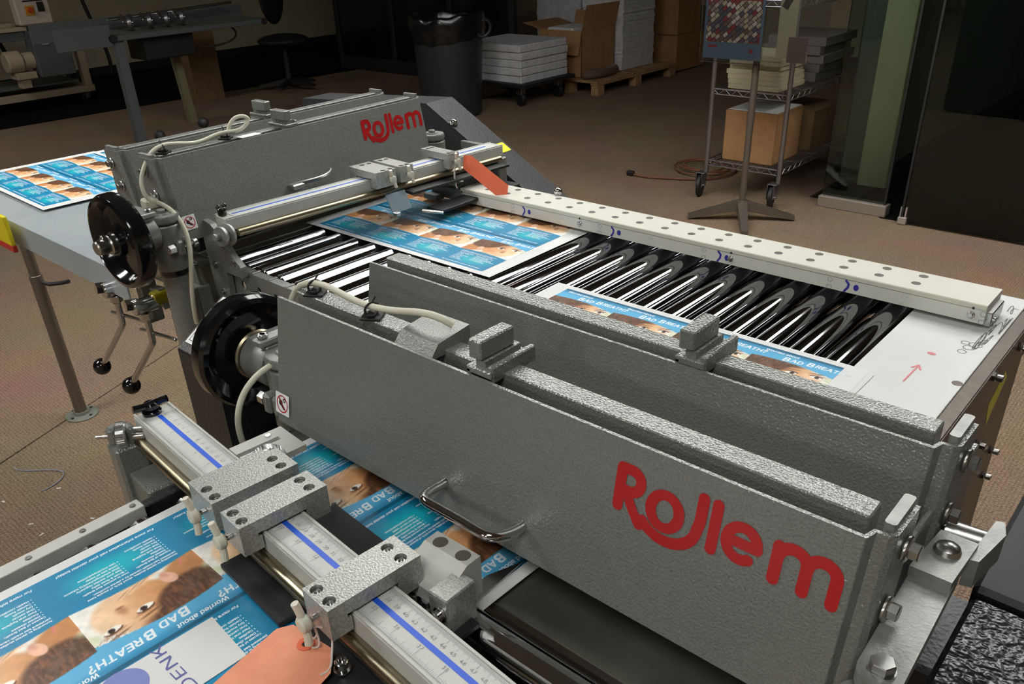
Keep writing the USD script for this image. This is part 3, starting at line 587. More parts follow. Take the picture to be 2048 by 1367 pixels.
# white magnet stop block
import manifold3d as mf
cs = mf.CrossSection([[(.3245, frep(-.4405)), (.3245, frep(-.4050)), (.3105, frep(-.4050)), (.2845, frep(-.4200)), (.2845, frep(-.4320)), (.296, frep(-.4405))]]).extrude(.0455)
mg = cs.to_mesh(); v = mg.vert_properties[:, :3]; mgm = trimesh.Trimesh(np.c_[v[:, 2] - .3820, v[:, 0], v[:, 1]], mg.tri_verts, process=False)
if mgm.volume < 0: mgm.invert()
mb = s1.add('stop_block', mgm, ALU, smooth=False)
for x in (-.3708, -.3468): s1.add('magnet', cyl((x, .3166, frep(-.4055)), (x, .3166, frep(-.4047)), .0060, 36, c=.0003), ALUDK, parent=mb)
s1.add('deflector', hull([(-.352, .345, frep(-.4475)), (-.352, .300, frep(-.4475)), (-.338, .302, frep(-.4475)), (-.3405, .376, frep(-.4475)), (-.352, .345, frep(-.4490)), (-.352, .300, frep(-.4490)), (-.338, .302, frep(-.4490)), (-.3405, .376, frep(-.4490))]), STEEL)
# side frames
def side_frame(t, F, p0, p1, prof, mat, name='side_frame', label=None):
    m = extrude(Polygon(prof).buffer(-.004).buffer(.004), p1 - p0)          # q, z -> extruded along p
    v = m.vertices; m = trimesh.Trimesh(np.c_[v[:, 2] + p0, v[:, 0], v[:, 1]], m.faces, process=False)
    if m.volume < 0: m.invert()
    return t.add(name, F(m), mat, label=label)
sf = side_frame(s1, A, -.284, -.198, [(.0138, .02), (.0138, frep(-.449)), (.088, frep(-.4025)), (.128, frep(-.430)), (.128, .02)], BLACKPT)
X_, Y_ = np.array([1, 0, 0]), np.array([0, .849, .528]); o_ = A.pt(-.278, .0235, frep(-.449) + .0075) + np.array([0, -.0005, .0010])
pl = s1.add('rating_plate', place(flat(sbox(0, 0, .074, .074)), o_, X_, Y_), WHITE, smooth=False, label='white rating plate with a thin black border')
s1.add('plate_border', place(flat(sbox(.004, .004, .070, .070).difference(sbox(.005, .005, .069, .069))), o_ + np.cross(X_, Y_) * .0002, X_, Y_), INK, parent=pl, smooth=False)
s1.add('plate_symbol', place(flat(Polygon([(.060, .030), (.064, .038), (.056, .038)])), o_ + np.cross(X_, Y_) * .0002, X_, Y_), INK, parent=pl, smooth=False)
s1.add('pedestal', cat_([cbox(-.845, -.05, .52, .62, .02, frep(-.50), .004), cbox(-.70, -.66, .20, .52, frep(-.62), frep(-.475), .003)]), BLACKPT)
s1.add('side_frame', cbox(-.0560, .10, .5470, .95, .02, frep(-.4290), .004), M('black_satin', (13, 13, 15), .55), label='smooth black rear half of the right side frame')
s1.add('side_frame', cbox(-.0545, .099, .30, .5450, .05, frep(-.4340), .004), BLACKHM, label='hammered black front half of the right side frame')
a_ = np.array([-.020, .655, frep(-.4290)]); s1.add('frame_bolt', cat_([cyl(a_, a_ + (0, 0, .0016), .008, 24), lathe([(0, 0), (.0055, 0), (.005, .004), (0, .005)], a_ + (0, 0, .0016), (0, 0, 1), 24)]), STEEL)
# pressure arm at the right end
za = frep(-.36)
armp = LineString([(-.0660, .3615), (-.0690, .470)]).buffer(.0125, quad_segs=10)
armw = unary_union([armp, Polygon([(-.0785, .3615), (-.0535, .3615), (-.0585, .478), (-.0800, .478)])])
s1.add('pressure_arm', extrude(armw, .010).apply_translation((0, 0, za - .013)), CAST)
s1.add('arm_washer', lathe([(0, 0), (.0145, 0), (.0145, .006), (0, .006)], (-.0700, .3560, za - .030), (0, 0, 1), 32), CAST)
s1.add('arm_pad', extrude(Polygon([(-.0815, .4480), (-.0565, .4480), (-.0545, .4960), (-.0775, .4960)]), .0075).apply_translation((0, 0, za - .003)), CAST)
s1.add('arm_bolt', cat_([lathe([(0, 0), (.0078, 0), (.0078, .0012), (0, .0012)], (-.0660, .3625, za - .003), (0, 0, 1), 28), hexnut((-.0660, .3625, za - .0018), (-.0660, .3625, za + .0042), .0070)]), STEEL)
s1.add('arm_bolt', lathe([(0, 0), (.0082, 0), (.0084, .0010), (.0072, .0038), (.0045, .0058), (0, .0065)], (-.0678, .4760, za + .0045), (0, 0, 1), 32), STEEL)
s1.add('arm_shaft', cyl((-.080, .520, za - .012), (-.052, .522, za - .012), .0085, 28), STEEL)
s1.add('arm_link', hull([(x, y, z) for z in (za - .020, za + .0015) for x, y in ((-.0570, .480), (-.0500, .482), (-.0530, .532), (-.0480, .534), (-.0440, .520))]), CAST)
s1.add('end_plate', cbox(-.0890, -.0845, .400, .60, frep(-.50), frep(-.345), .001), HAM)

# ---------------------------------------------------------------- the far slitter
ZT2 = frep(-.289)
Bm = Fr((-1.235, .578), math.radians(93.1))
s2 = Thing('slitting_machine', 'far grey slitting machine across the left end of the roller table', 'slitting machine', (-1.28, .86, 0))
cover(s2, Bm, ZT2, 0, True, front_mat=HAMF)
cover(s2, Bm, ZT2, .1000, False, front_mat=HAMF)
clip_block(s2, Bm, .2500, .006, ZT2); clip_block(s2, Bm, .2880, .112, ZT2)
tie_mount(s2, Bm, .020, .027, ZT2 + .001); tie_mount(s2, Bm, .133, .027, ZT2 + .001)
s2.add('paper_label', Bm(cbox(.148, .186, .002, .020, ZT2 + .0008, ZT2 + .0014, 0)), WHITE, label='small white paper label')
def bp_(y, z, x=-1.25): return np.array([x, y, frep(z)])
s2.add('sensor_cable', tube([bp_(.712, -.2765, -1.262), bp_(.722, -.262, -1.262), bp_(.741, -.257, -1.26), bp_(.750, -.262, -1.258), bp_(.741, -.272, -1.257), bp_(.714, -.2765, -1.258), bp_(.700, -.2765, -1.261), bp_(.655, -.283, -1.262), bp_(.600, -.2765, -1.262), bp_(.577, -.283, -1.260), bp_(.560, -.300, -1.258), bp_(.546, -.318, -1.25), bp_(.543, -.334, -1.245), bp_(.549, -.349, -1.24)], .0032, 12), CREAM)
s2.add('cable_plug', cbox(-1.262, -1.238, .540, .562, frep(-.362), frep(-.346), .003), CREAM)
s2.add('sensor_cable', tube([(-1.236, .556, frep(-.352)), (-1.215, .564, frep(-.362)), (-1.19, .566, frep(-.385)), (-1.172, .558, frep(-.42)), (-1.168, .548, frep(-.46)), (-1.175, .545, frep(-.50)), (-1.19, .550, frep(-.54))], .0036, 12), CREAM)
post(s2, Bm, -.0285, -.014, frep(-.413), -1, True, .072, .055, .066)
post(s2, Bm, .600, .010, frep(-.415), 1, False)
sticker(s2, Bm.pt(-.0015, -.110 * .1913 - .0022, ZT2 - .110), Bm.X, np.array([*(Bm.Y[:2] * .187), .982]), None)
B2 = Fr((-1.1845, .617), math.radians(86.85))
def u2(y): return (y - .617) / math.cos(math.radians(3.15))
ruler_bar(s2, B2, frep(-.377), .60, [(u2(.890), u2(.934)), (u2(.943), u2(.972)), (u2(1.056), u2(1.082))], False, [(u2(.955), u2(1.20), -.070, .02, frep(-.4120))])
zr2 = frep(-.377)
s2.add('wing_knob', B2(cat_([cyl((.006, -.015, zr2), (.006, -.015, zr2 + .012), .007, 18), ball((.006, -.006, zr2 + .011), .0042, 2), ball((.006, -.024, zr2 + .011), .0042, 2), ball((.012, -.015, zr2 + .014), .0042, 2)])), BLACKGL)
s2.add('bar_spool', B2(cat_([lathe([(0, 0), (.017, 0), (.017, .004), (.010, .006), (.010, .012), (.015, .013), (.015, .018), (0, .018)], (-.004, -.045, zr2 - .022), (-1, -.25, .1), 32), cyl((-.020, -.047, zr2 - .021), (-.030, -.049, zr2 - .020), .006, 16)])), CAST)
ep = Polygon([(-1.229, -.388), (-1.196, -.394), (-1.168, -.412), (-1.150, -.436), (-1.128, -.452), (-1.128, -.470), (-1.176, -.470), (-1.180, -.520), (-1.222, -.524)])
m = extrude(ep.buffer(-.002).buffer(.002), .010); v = m.vertices; m = trimesh.Trimesh(np.c_[v[:, 0], v[:, 2] + .612, v[:, 1] + CAM_Z], m.faces, process=False)
if m.volume < 0: m.invert()
s2.add('bar_bracket', m, HAMF)
for x, z in ((-1.146, -.447), (-1.168, -.424), (-1.205, -.462), (-1.196, -.508)):
    s2.add('bracket_screw', lathe([(0, 0), (.0052, 0), (.0048, .003), (.0026, .003), (.0022, .001), (0, .001)], (x, .612, frep(z)), (0, -1, 0), 18), STEEL)
s2.add('bar_bracket', cat_([cbox(-1.215, -1.125, 1.196, 1.206, frep(-.50), zr2 - .001, .001), cbox(-1.120, -1.106, 1.19, 1.215, frep(-.47), zr2 - .022, .002)]), HAMF)
s2.add('hold_down_plate', cbox(-1.100, -1.060, .985, 1.20, frep(-.4480), frep(-.4420), .001), BLACKPLATE)
s2.add('exit_pin', cat_([cbox(-1.082, -1.072, .89, .90, frep(-.432), frep(-.425), .001), cyl((-1.085, .96, frep(-.440)), (-1.055, .985, frep(-.446)), .003, 12)]), STEEL)
s2.add('side_flap', hull([(x_, y_, frep(z_)) for x_, z_ in ((-1.108, -.402), (-1.106, -.401), (-1.092, -.432), (-1.090, -.431)) for y_ in (.898, .942)]), M('flap_plastic', (120, 140, 150), .3))
s2.add('cover_latch', Bm(cat_([tube([(.215, -.022, ZT2 - .088), (.24, -.034, ZT2 - .086), (.285, -.034, ZT2 - .083), (.30, -.022, ZT2 - .081)], .0035, 8), cbox(.205, .232, -.034, -.018, ZT2 - .096, ZT2 - .086, .002)])), STEEL)
s2.add('bed_plate', cbox(-1.36, -1.245, .60, 1.20, frep(-.475), frep(-.465), .001), PLATE)
s2.add('pressure_roller', cyl((-1.262, .61, frep(-.432)), (-1.292, 1.14, frep(-.432)), .022, 32), RUBBER)
sf2 = side_frame(s2, Bm, .752, .842, [(-.235, .02), (-.235, frep(-.575)), (.170, frep(-.346)), (.62, frep(-.372)), (.62, .02)], BLACKPT)
for q in (.098, .018, -.190):
    zq = frep(-.346) + (q - .170) * .5654
    a = Bm.pt(.762, q, zq + .001); n_ = np.array([.49, 0, .87])
    s2.add('frame_bolt', cat_([cyl(a, a + n_ * .002, .010, 20), ball(a + n_ * .004, .0075, 2)]), CHROME)
o_ = Bm.pt(.775, -.010, frep(-.346) + (-.010 - .170) * .5654 + .0012); Yl = Bm.Y * .8705 + np.array([0, 0, .4922])
yl = s2.add('caution_label', place(flat(sbox(0, 0, .060, .030).buffer(-.003).buffer(.003)), o_, Bm.X, Yl), YELLOW, smooth=False, label='bright yellow caution label')
mt, w_ = txt('CAUTION', .0035, True); mt = mt.copy(); mt.apply_translation((.018, .021, 0)); s2.add('label_print', place(mt, o_ + np.cross(Bm.X, Yl) * .0003, Bm.X, Yl), INK, parent=yl, smooth=False)
# linkage under the near end: front plates, yellow bushing, two ball levers
s2.add('front_plate', cat_([hull([(x, y, frep(z)) for y in (.596, .602) for x, z in ((-1.345, -.545), (-1.23, -.52), (-1.20, -.545), (-1.215, -.66), (-1.235, -.70), (-1.36, -.63))]), cbox(-1.27, -1.215, .575, .600, frep(-.66), frep(-.495), .002)]), HAMF)
s2.add('link_plate', cat_([cbox(-1.405, -1.385, .555, .585, frep(-.60), frep(-.50), .002), cbox(-1.405, -1.33, .575, .585, frep(-.515), frep(-.500), .002), hull([(x, y, frep(z)) for y in (.560, .575) for x, z in ((-1.360, -.525), (-1.325, -.520), (-1.318, -.555), (-1.35, -.545))])]), CAST)
s2.add('cable_clamp_plate', cat_([hull([(x, y, frep(z)) for y in (.585, .590) for x, z in ((-1.290, -.47), (-1.225, -.46), (-1.205, -.68), (-1.275, -.66))])]), HAMF)
s2.add('cable_gland', cbox(-1.262, -1.243, .580, .592, frep(-.520), frep(-.500), .001), RUBBER)
s2.add('bushing', cyl((-1.330, .548, frep(-.5355)), (-1.328, .600, frep(-.533)), .0135, 24), M('yellow_bushing', (150, 140, 20), .35, .3))
s2.add('side_panel', cat_([hull([(x, y, frep(z)) for y in (.630, .640) for x, z in ((-1.46, -.48), (-1.295, -.48), (-1.295, -.68), (-1.36, -.78), (-1.46, -.75))])]), HAMF)
s2.add('spool_roller', cat_([cyl((-1.375, .54, frep(-.475)), (-1.375, .60, frep(-.475)), .018, 28, c=.004), cyl((-1.30, .55, frep(-.47)), (-1.30, .61, frep(-.47)), .021, 28, c=.004)]), STEEL)
for i, (xt, zt_, xb, zb_, xk, zk) in enumerate(((-1.438, -.536, -1.440, -.606, -1.612, -.749), (-1.330, -.540, -1.331, -.610, -1.487, -.750))):
    y = .53
    s2.add('lever_hub', cat_([cyl((xt, y - .018, frep(zt_)), (xt, y + .022, frep(zt_)), .0135, 24), hexnut((xt - .004, y - .006, frep(zt_ + .004)), (xt - .008, y - .026, frep(zt_ + .006)), .011), cyl((xt, y, frep(zt_ - .012)), (xt, y, frep(zt_ - .026)), .011, 6)]), CHROME)
    lv = s2.add('ball_lever', tube([(xt, y, frep(zt_ - .02)), (xt - .0005, y, frep((zt_ + zb_) / 2)), (xb, y, frep(zb_ + .006)), (xb - .0015, y, frep(zb_)), (xb - .006, y, frep(zb_ - .006)), (xk, y, frep(zk))], .0058, 12, smooth=False), CHROME)
    s2.add('knob', ball((xk, y, frep(zk)), .0172, 4), BLACKGL, parent=lv)
    s2.add('lever_pin', cyl((xt - .045, y + .003, frep(zb_ + .012)), (xt + .065, y + .012, frep(zb_ + .020)), .0032, 10), STEEL)
s2.add('pedestal', cat_([cbox(-1.350, -1.295, .74, 1.30, .02, frep(-.48), .004)]), BLACKPT)

# ================================================================== roller transfer table
t3 = Thing('roller_table', 'chrome roller transfer table with a white scribbled end panel', 'roller table', (-.75, .90, 0))
zt = frep(-.463)
rail = extrude(unary_union([sbox(-1.285, frep(-.560), -.150, frep(-.466))]).difference(unary_union([affinity.scale(Point(-1.20 + .0455 * k2, frep(-.492)).buffer(1, 10), .0060, .0085) for k2 in range(0, 22)])), .004)
v = rail.vertices; rail = trimesh.Trimesh(np.c_[v[:, 0], v[:, 2] + .6250, v[:, 1]], rail.faces, process=False)
if rail.volume < 0: rail.invert()
t3.add('side_rail', cat_([rail, cbox(-1.285, -.150, .6250, .6400, frep(-.4665), frep(-.4645), .0005)]), HAMF)
t3.add('side_rail', cbox(-1.285, -.150, 1.205, 1.222, frep(-.54), frep(-.466), .001), HAMF)
for k2 in range(21):
    x = -1.2155 + .0459 * k2
    t3.add('roller', cat_([cyl((x, .6450, frep(-.4830)), (x, 1.200, frep(-.4830)), .0193, 48, c=.0015), cyl((x, .628, frep(-.4830)), (x, .646, frep(-.4830)), .0060, 12)]), ROLLER, smooth=35)
    t3.add('roller_clip', cbox(x - .003, x + .003, .6255, .6415, frep(-.4645), frep(-.4630), .0004), STEEL)
t3.add('table_pan', cbox(-1.28, -.27, .632, 1.21, frep(-.560), frep(-.552), 0), BLACKPT)
ep_ = t3.add('end_panel', cbox(-.2725, -.1615, .6300, 1.212, zt - .004, zt, .0006), WHITEPL)
t3.add('panel_flange', cat_([cbox(-.1615, -.1455, .6300, 1.175, zt - .006, zt - .0015, .0006), cbox(-.1475, -.1440, .6300, 1.150, frep(-.86), zt - .003, .0006)]), BROWNSTEEL, label='bronze painted end apron of the roller table')
for y, z in ((.972, -.439 - .030), (1.102, -.483), (.990, -.571), (1.115, -.645), (1.112, -.685), (.90, -.70)):
    a = np.array([-.1440, y, frep(z)]); t3.add('apron_bolt', cat_([cyl(a, a + (.004, 0, 0), .0062, 6, c=.0006), cyl(a + (.004, 0, 0), a + (.012, 0, 0), .0042, 12)]), STEEL)
t3.add('apron_label', hull([(x, y, frep(z)) for x in (-.1438, -.1436) for y, z in ((1.00, -.520), (1.055, -.498), (1.075, -.515), (1.02, -.560))]), YELLOW, label='yellow label on the apron')
ar = unary_union([LineString([(-.2155, .888), (-.2145, .936)]).buffer(.0010), LineString([(-.2195, .927), (-.2145, .937), (-.2095, .926)]).buffer(.0012), affinity.scale(Point(-.213, .976).buffer(1), .0050, .0035)])
t3.add('red_marks', flat(ar).apply_translation((0, 0, zt + .0003)), REDINK, parent=ep_, smooth=False)
rng = np.random.default_rng(4)
def scribble(x, y, w, h, n, seed):
    r = np.random.default_rng(seed); p = [(x + w * (i + .5) / n + r.normal() * w * .10, y + h * (.5 + .5 * math.sin(i * 2.4) + .2 * r.normal())) for i in range(n)]
    return LineString(spline(np.c_[np.array(p), np.zeros(n)], 5)[:, :2]).buffer(.00045)
sc = [scribble(-.181, 1.020, .010, .050, 13, 3), scribble(-.176, 1.070, .012, .045, 8, 8), scribble(-.176, 1.150, .010, .030, 5, 5), scribble(-.170, 1.105, .006, .030, 6, 9)] + [Point(x, y).buffer(r_).difference(Point(x, y).buffer(r_ - .0008)) for x, y, r_ in ((-.1835, 1.018, .0065), (-.1790, 1.030, .0075), (-.1870, 1.003, .0050), (-.1905, 1.030, .005))]
t3.add('marker_scribble', flat(unary_union(sc)).apply_translation((0, 0, zt + .0003)), INK, parent=ep_, smooth=False, label='black handwritten marker scribble')
t3.add('pencil_line', flat(unary_union([LineString([(-.246, .826), (-.2455, .880)]).buffer(.0004)])).apply_translation((0, 0, zt + .0003)), INKGREY, parent=ep_, smooth=False)
t3.add('panel_notch', cyl((-.1675, .919, zt - .001), (-.1675, .919, zt + .0003), .0058, 24, c=0), BROWNSTEEL, parent=ep_)
for x, y in ((-1.26, .66), (-1.26, 1.19), (-.18, .66), (-.18, 1.13)):
    t3.add('leg', cbox(x - .025, x + .025, y - .025, y + .025, 0, frep(-.556), .003), BLACKPT)

# white hold-down guide over the rollers
g = Thing('sheet_guide', 'long white hold-down guide with two rows of round magnets across the rollers', 'sheet guide', (-.645, 1.11, frep(-.4565)))
y0, y1 = 1.0810, 1.1480; zb_, zt_ = frep(-.4565), frep(-.4310)
gb = mf.Manifold.cube((.9195, y1 - y0, zt_ - zb_)).translate((-1.1055, y0, zb_))
gb -= mf.Manifold.cube((1, .0012, .0012)).translate((-1.2, y0 - .0002, frep(-.4385)))
gb -= mf.Manifold.cube((1, .0016, .04)).translate((-1.085 - .0, y0 - .0008, zb_ - .02))if False else mf.Manifold.cube((1e-4, 1e-4, 1e-4)).translate((5, 5, 5))
xs = [-1.1055 + .0202 + .0485 * i - .0202 + .0005 for i in range(18)]
holes = [(x + .001, y) for x in xs for y in (1.1045, 1.1345)]
for x, y in holes[1:]: gb -= mf.Manifold.cylinder(.02, .0062, .0062, 28).translate((x, y, zt_ - .0009))
mm_ = gb.to_mesh(); gm = trimesh.Trimesh(mm_.vert_properties[:, :3], mm_.tri_verts, process=False)
gbp = g.add('guide_bar', gm, M('guide_white', (206, 206, 198), .4), smooth=20)
for x, y in holes[1:]: g.add('magnet', cyl((x, y, zt_ - .0060), (x, y, zt_ - .0003), .0060, 28, c=.0003), ALUDK, parent=gbp)
g.add('cap_strip', cbox(-1.1060, -.1858, y0 - .0012, y0 + .002, frep(-.4378), zt_ - .0004, .0005), M('cap_strip', (205, 205, 190), .45), label='cream edge strip along the top of the guide')
def front(poly): return place(flat(poly), (0, y0 - .0003, 0), (1, 0, 0), (0, 0, 1))
zc = frep(-.4470)
blue, black = [], []
for i, x in enumerate((-.9365, -.7420, -.5450, -.3495)):
    blue += [LineString([(x - .0125, frep(-.4400)), (x - .0085, frep(-.4440)), (x - .0090, frep(-.4490)), (x - .0130, frep(-.4550))]).buffer(.0016), affinity.scale(Point(x + .002, zc).buffer(1), .0036, .0045)]
for x in (-.9735, -.779, -.5820, -.3845, -.1885):
    c = Point(x, frep(-.4430)); black += [c.buffer(.0035).difference(c.buffer(.0029)), sbox(x - .0035, frep(-.4556), x + .0035, frep(-.4510)).difference(sbox(x - .0028, frep(-.4556), x + .0028, frep(-.4516)))]
grey = []
for x in (-1.040, -.862, -.680, -.476, -.2850):
    c = Point(x, frep(-.4435)); grey += [c.buffer(.0030).difference(c.buffer(.0026)), sbox(x - .003, frep(-.4552), x + .002, frep(-.4518)).difference(sbox(x - .0026, frep(-.4548), x + .0016, frep(-.4522))), sbox(x + .0045, frep(-.4462), x + .0050, frep(-.4410))]
g.add('blue_marks', front(unary_union(blue)), BLUEINK, parent=gbp, smooth=False, label='blue ink arcs and dots')
g.add('outline_marks', front(unary_union(black)), INKGREY, parent=gbp, smooth=False); g.add('faint_marks', front(unary_union(grey)), M('faint_ink', (184, 186, 180), .6), parent=gbp, smooth=False)
for x in (-1.1030, -.8215, -.5370, -.2020):
    g.add('guide_screw', cat_([cyl((x, y0 + .001, zc), (x, y0 - .0022, zc), .0046, 20, c=.0008), cyl((x, y0 - .0022, zc), (x, y0 - .0040, zc), .0030, 12, c=.0006)]), STEEL)
    g.add('set_hole', cyl((x + .001, y0 - .0014, frep(-.4372)), (x + .001, y0 - .0010, frep(-.4372)), .0017, 12, c=0), INK)
g.add('end_bracket', cat_([cbox(-1.185, -1.104, y0 - .003, y0 + .010, frep(-.4560), frep(-.4335), .001), cbox(-1.185, -1.150, y0 - .025, y0 - .002, frep(-.4580), frep(-.4480), .001), cbox(-1.1055, -1.098, y0 + .004, y1 - .006, frep(-.4565), frep(-.4330), .001)]), HAMF)
g.add('end_bracket', cat_([cbox(-.1870, -.1790, y0 + .006, y1 - .008, frep(-.4605), frep(-.4420), .001), cyl((-.1830, 1.0930, frep(-.4520)), (-.1750, 1.0930, frep(-.4520)), .0035, 16)]), STEEL)
g.add('post_bolt', cat_([cyl((-.925, 1.152, frep(-.46)), (-.925, 1.152, frep(-.4270)), .005, 16), ball((-.925, 1.152, frep(-.4250)), .0075, 2)]), CHROME)

# ================================================================== tags, cards
def prism(pts, th, z0):
    return extrude(Polygon(pts), th).apply_translation((0, 0, z0))
tg = Thing('hang_tag', 'pale orange card tag tied to the nearest thumb screw', 'tag', (-.41, .16, frep(-.437)))
tp = Polygon([(-.4215, .1985), (-.4155, .2086), (-.3742, .2128), (-.3586, .1985), (-.3560, .1870), (-.3390, .0700), (-.4010, .0700)])
hole = Point(-.3930, .2032)
tgm = extrude(tp.difference(hole.buffer(.0026)), .0005); tgm.apply_translation((0, 0, frep(-.4352)))
tb_ = tg.add('tag_card', tgm, ORANGE)
tg.add('reinforcing_ring', extrude(hole.buffer(.0062).difference(hole.buffer(.0027)), .0004).apply_translation((0, 0, frep(-.4346))), ORANGE2, parent=tb_)
sp = B1.pt(.3685, -.0605, frep(-.409) + .001)
tg.add('string', cat_([tube([(-.3930, .2032, frep(-.4345)), (-.3865, .2090, frep(-.427)), sp + (.001, 0, -.004), sp + (.0, 0, .0035), sp + (-.002, .001, -.003), (-.3815, .2070, frep(-.430)), (-.3930, .2030, frep(-.4360))], .0008, 6), tube([sp + (.002, 0, -.006), (-.3740, .2130, frep(-.428)), (-.3690, .2080, frep(-.432)), (-.3640, .2030, frep(-.4345)), (-.3620, .1930, frep(-.4340))], .0008, 6)]), STRING)
tg2 = Thing('hang_tag', 'deep orange tag standing off the far clamp block beside the white guide', 'tag', (-1.04, 1.09, frep(-.42)))
o2 = np.array([-1.095, 1.082, frep(-.374)])
def qd(px, py, zz): return np.array([px, py, frep(zz)])
pts = [qd(-1.098, 1.088, -.3700), qd(-1.084, 1.094, -.3700), qd(-1.000, 1.100, -.4130), qd(-.994, 1.090, -.4270), qd(-1.012, 1.078, -.4290), qd(-1.088, 1.074, -.3900)]
tg2.add('tag_card', hull(pts + [p + np.array([-.0004, -.0005, .0006]) for p in pts]), ORANGE2)
tg2.add('string', tube([qd(-1.100, 1.068, -.380), qd(-1.098, 1.062, -.388), qd(-1.096, 1.058, -.405), qd(-1.094, 1.060, -.425)], .0016, 8), STRING)
bc = Thing('business_card', 'white card with a periwinkle disc and slim blue capitals on the printed sheet', 'card', (-.47, .13, frep(-.4493)))
bc.add('card', prism([(-.4838, .1804), (-.4303, .1760), (-.4330, .0800), (-.4880, .0830)], .0004, frep(-.4492)), PAPER)
bp2 = bc.path + '/card'
bc.add('disc', flat(Point(-.4710, .1050).buffer(.0168, 32)).apply_translation((0, 0, frep(-.4487))), LOGOBLUE, parent=bp2, smooth=False)
m, w_ = txt('DENK', .0078); m = m.copy()
bc.add('lettering', place(m, (-.4310, .1400, frep(-.4487)), (-1.02 * .0565 / w_, .02, 0), (-.02, -1.1, 0), (0, 0, 1)), M('print_blue_grey', (84, 92, 150), .5), parent=bp2, smooth=False, label='slim blue capitals reading DENK')

# ================================================================== delivery table at the left
dt = Thing('delivery_table', 'pale grey steel delivery table on pipe legs left of the far slitter', 'table', (-2.1, .85, 0))
zd = frep(-.490)
dt.add('tabletop', cat_([cbox(-2.27, -1.365, .5250, 1.09, zd - .003, zd, .001), cbox(-2.27, -1.365, .5250, .5285, zd - .052, zd - .001, .001), cbox(-2.27, -1.365, 1.0865, 1.09, zd - .052, zd - .001, .001), cbox(-2.27, -2.2665, .5250, 1.09, zd - .052, zd - .001, .001)]), TABLEGREY)
dt.add('outrigger', cat_([cbox(-2.70, -2.10, .755, .789, .655, .690, .002), cbox(-2.22, -2.18, .755, .789, .690, zd - .003, .002), cbox(-2.12, -2.10, .755, .789, .690, zd - .003, .002)]), POLE)
for i, (x, y) in enumerate(((-2.672, .772), (-1.72, 1.04))):
    lg_ = dt.add('leg', cat_([cyl((x, y, .012), (x, y, .50), .0190, 28), cyl((x, y, .48), (x, y, (.690 if i == 0 else zd - .004)), .0155, 28)]), POLE)
    dt.add('foot_flange', lathe([(0, 0), (.052, 0), (.052, .004), (.050, .006), (.026, .008), (.024, .018), (0, .018)], (x, y, .0), (0, 0, 1), 36), FLANGE)
    for a in np.radians([20, 110, 200, 290]): dt.add('flange_hole', cyl((x + .039 * math.cos(a), y + .039 * math.sin(a), .006), (x + .039 * math.cos(a), y + .039 * math.sin(a), .0082), .005, 12, c=0), INK)
    dt.add('clamp_lever', cat_([cyl((x + .015, y + .008, .478), (x + .03, y + .02, .470), .006, 10), tube([(x + .03, y + .02, .470), (x + .060, y + .045, .474), (x + .085, y + .060, .480)], .0065, 10)]), RUBBER, parent=lg_)
YX, YZ0, YZ1 = -1.812, .838, .912
ys = Thing('caution_board', 'yellow board with a red foot at the left edge, against the delivery table', 'sign board', (-2.1, .50, .80))
ys.add('yellow_panel', cbox(-2.40, YX, .500, .508, YZ0 + .014, YZ1, .001), M('board_yellow', (205, 190, 10), .5))
ys.add('red_band', cbox(-2.40, YX + .001, .500, .5085, YZ0, YZ0 + .014, .001), M('board_red', (176, 44, 34), .5))
sc_ = [(-2.30, .54, .9), (-2.36, .41, .2), (-2.19, .42, 1.1), (-2.12, .42, 2.0), (-2.08, .54, .5)]
WH = ('nearest the kinked thread', 'farthest left on the carpet', 'left of the tray rail end', 'closest to the tray rail', 'by the ruler bracket')
for i, (x, y, a) in enumerate(sc_):
    single('paper_scrap', place(cbox(-.006, .006, -.0025, .0025, 0, .0008, .0003), (x, y, .001), (math.cos(a), math.sin(a), 0), (-math.sin(a), math.cos(a), 0)), PAPER, 'tiny white paper scrap on the carpet at lower left, ' + WH[i], 'paper scrap', 'scraps on the carpet')
single('thread', tube([(-2.52, .50, .002), (-2.44, .54, .003), (-2.36, .58, .004), (-2.33, .545, .003), (-2.325, .50, .002)], .0016, 6), M('thread_grey', (130, 140, 160), .5), 'thin grey kinked thread lying on the carpet at lower left', 'thread')

# ================================================================== things behind
# display stand
st_ = Thing('sign_stand', 'floor stand with a steel pole and a clear acrylic sign holder', 'sign stand', (-1.895, 3.88, 0))
sx, sy = -1.895, 3.88
st_.add('pole', cyl((sx, sy, .09), (sx, sy, .84), .0165, 28), POLE)
for a in (20, 110, 200, 290):
    a = math.radians(a + 12); dx, dy = math.cos(a), math.sin(a); nx, ny = -dy, dx
    st_.add('foot', hull([(sx + dx * r + nx * w2, sy + dy * r + ny * w2, z) for r, w2, zz in ((.01, .026, (.055, .105)), (.14, .020, (.030, .062)), (.27, .016, (.004, .026))) for w2 in (-w2, w2) for z in zz]), POLE)
hx0, hx1, hz0, hz1 = -2.165, -1.86, .785, 1.16
hb = st_.add('sign_holder', cat_([cbox(hx0 - .012, -1.560, sy - .020, sy - .017, hz0 - .02, hz1, .0005), cbox(hx0 - .012, hx1 + .015, sy - .052, sy - .049, hz0 - .012, hz1, .0005), cbox(hx0 - .012, hx1 + .015, sy - .052, sy - .017, hz0 - .02, hz0 - .017, .0005)]), ACRYL)
pz = sy - .040
st_.add('poster', cbox(hx0, hx1, pz - .001, pz, hz0, hz1, 0), M('poster_blue', (92, 118, 136), .5), parent=hb)
def onp(poly, e): return place(flat(poly), (0, pz - .001 - e, 0), (1, 0, 0), (0, 0, 1))
tiles = {k2: [] for k2 in range(6)}
ar_ = sbox(hx0 + .012, hz0 + .075, hx1 - .012, hz0 + .258); r = np.random.default_rng(11); ca, sa = math.cos(.72), math.sin(.72)
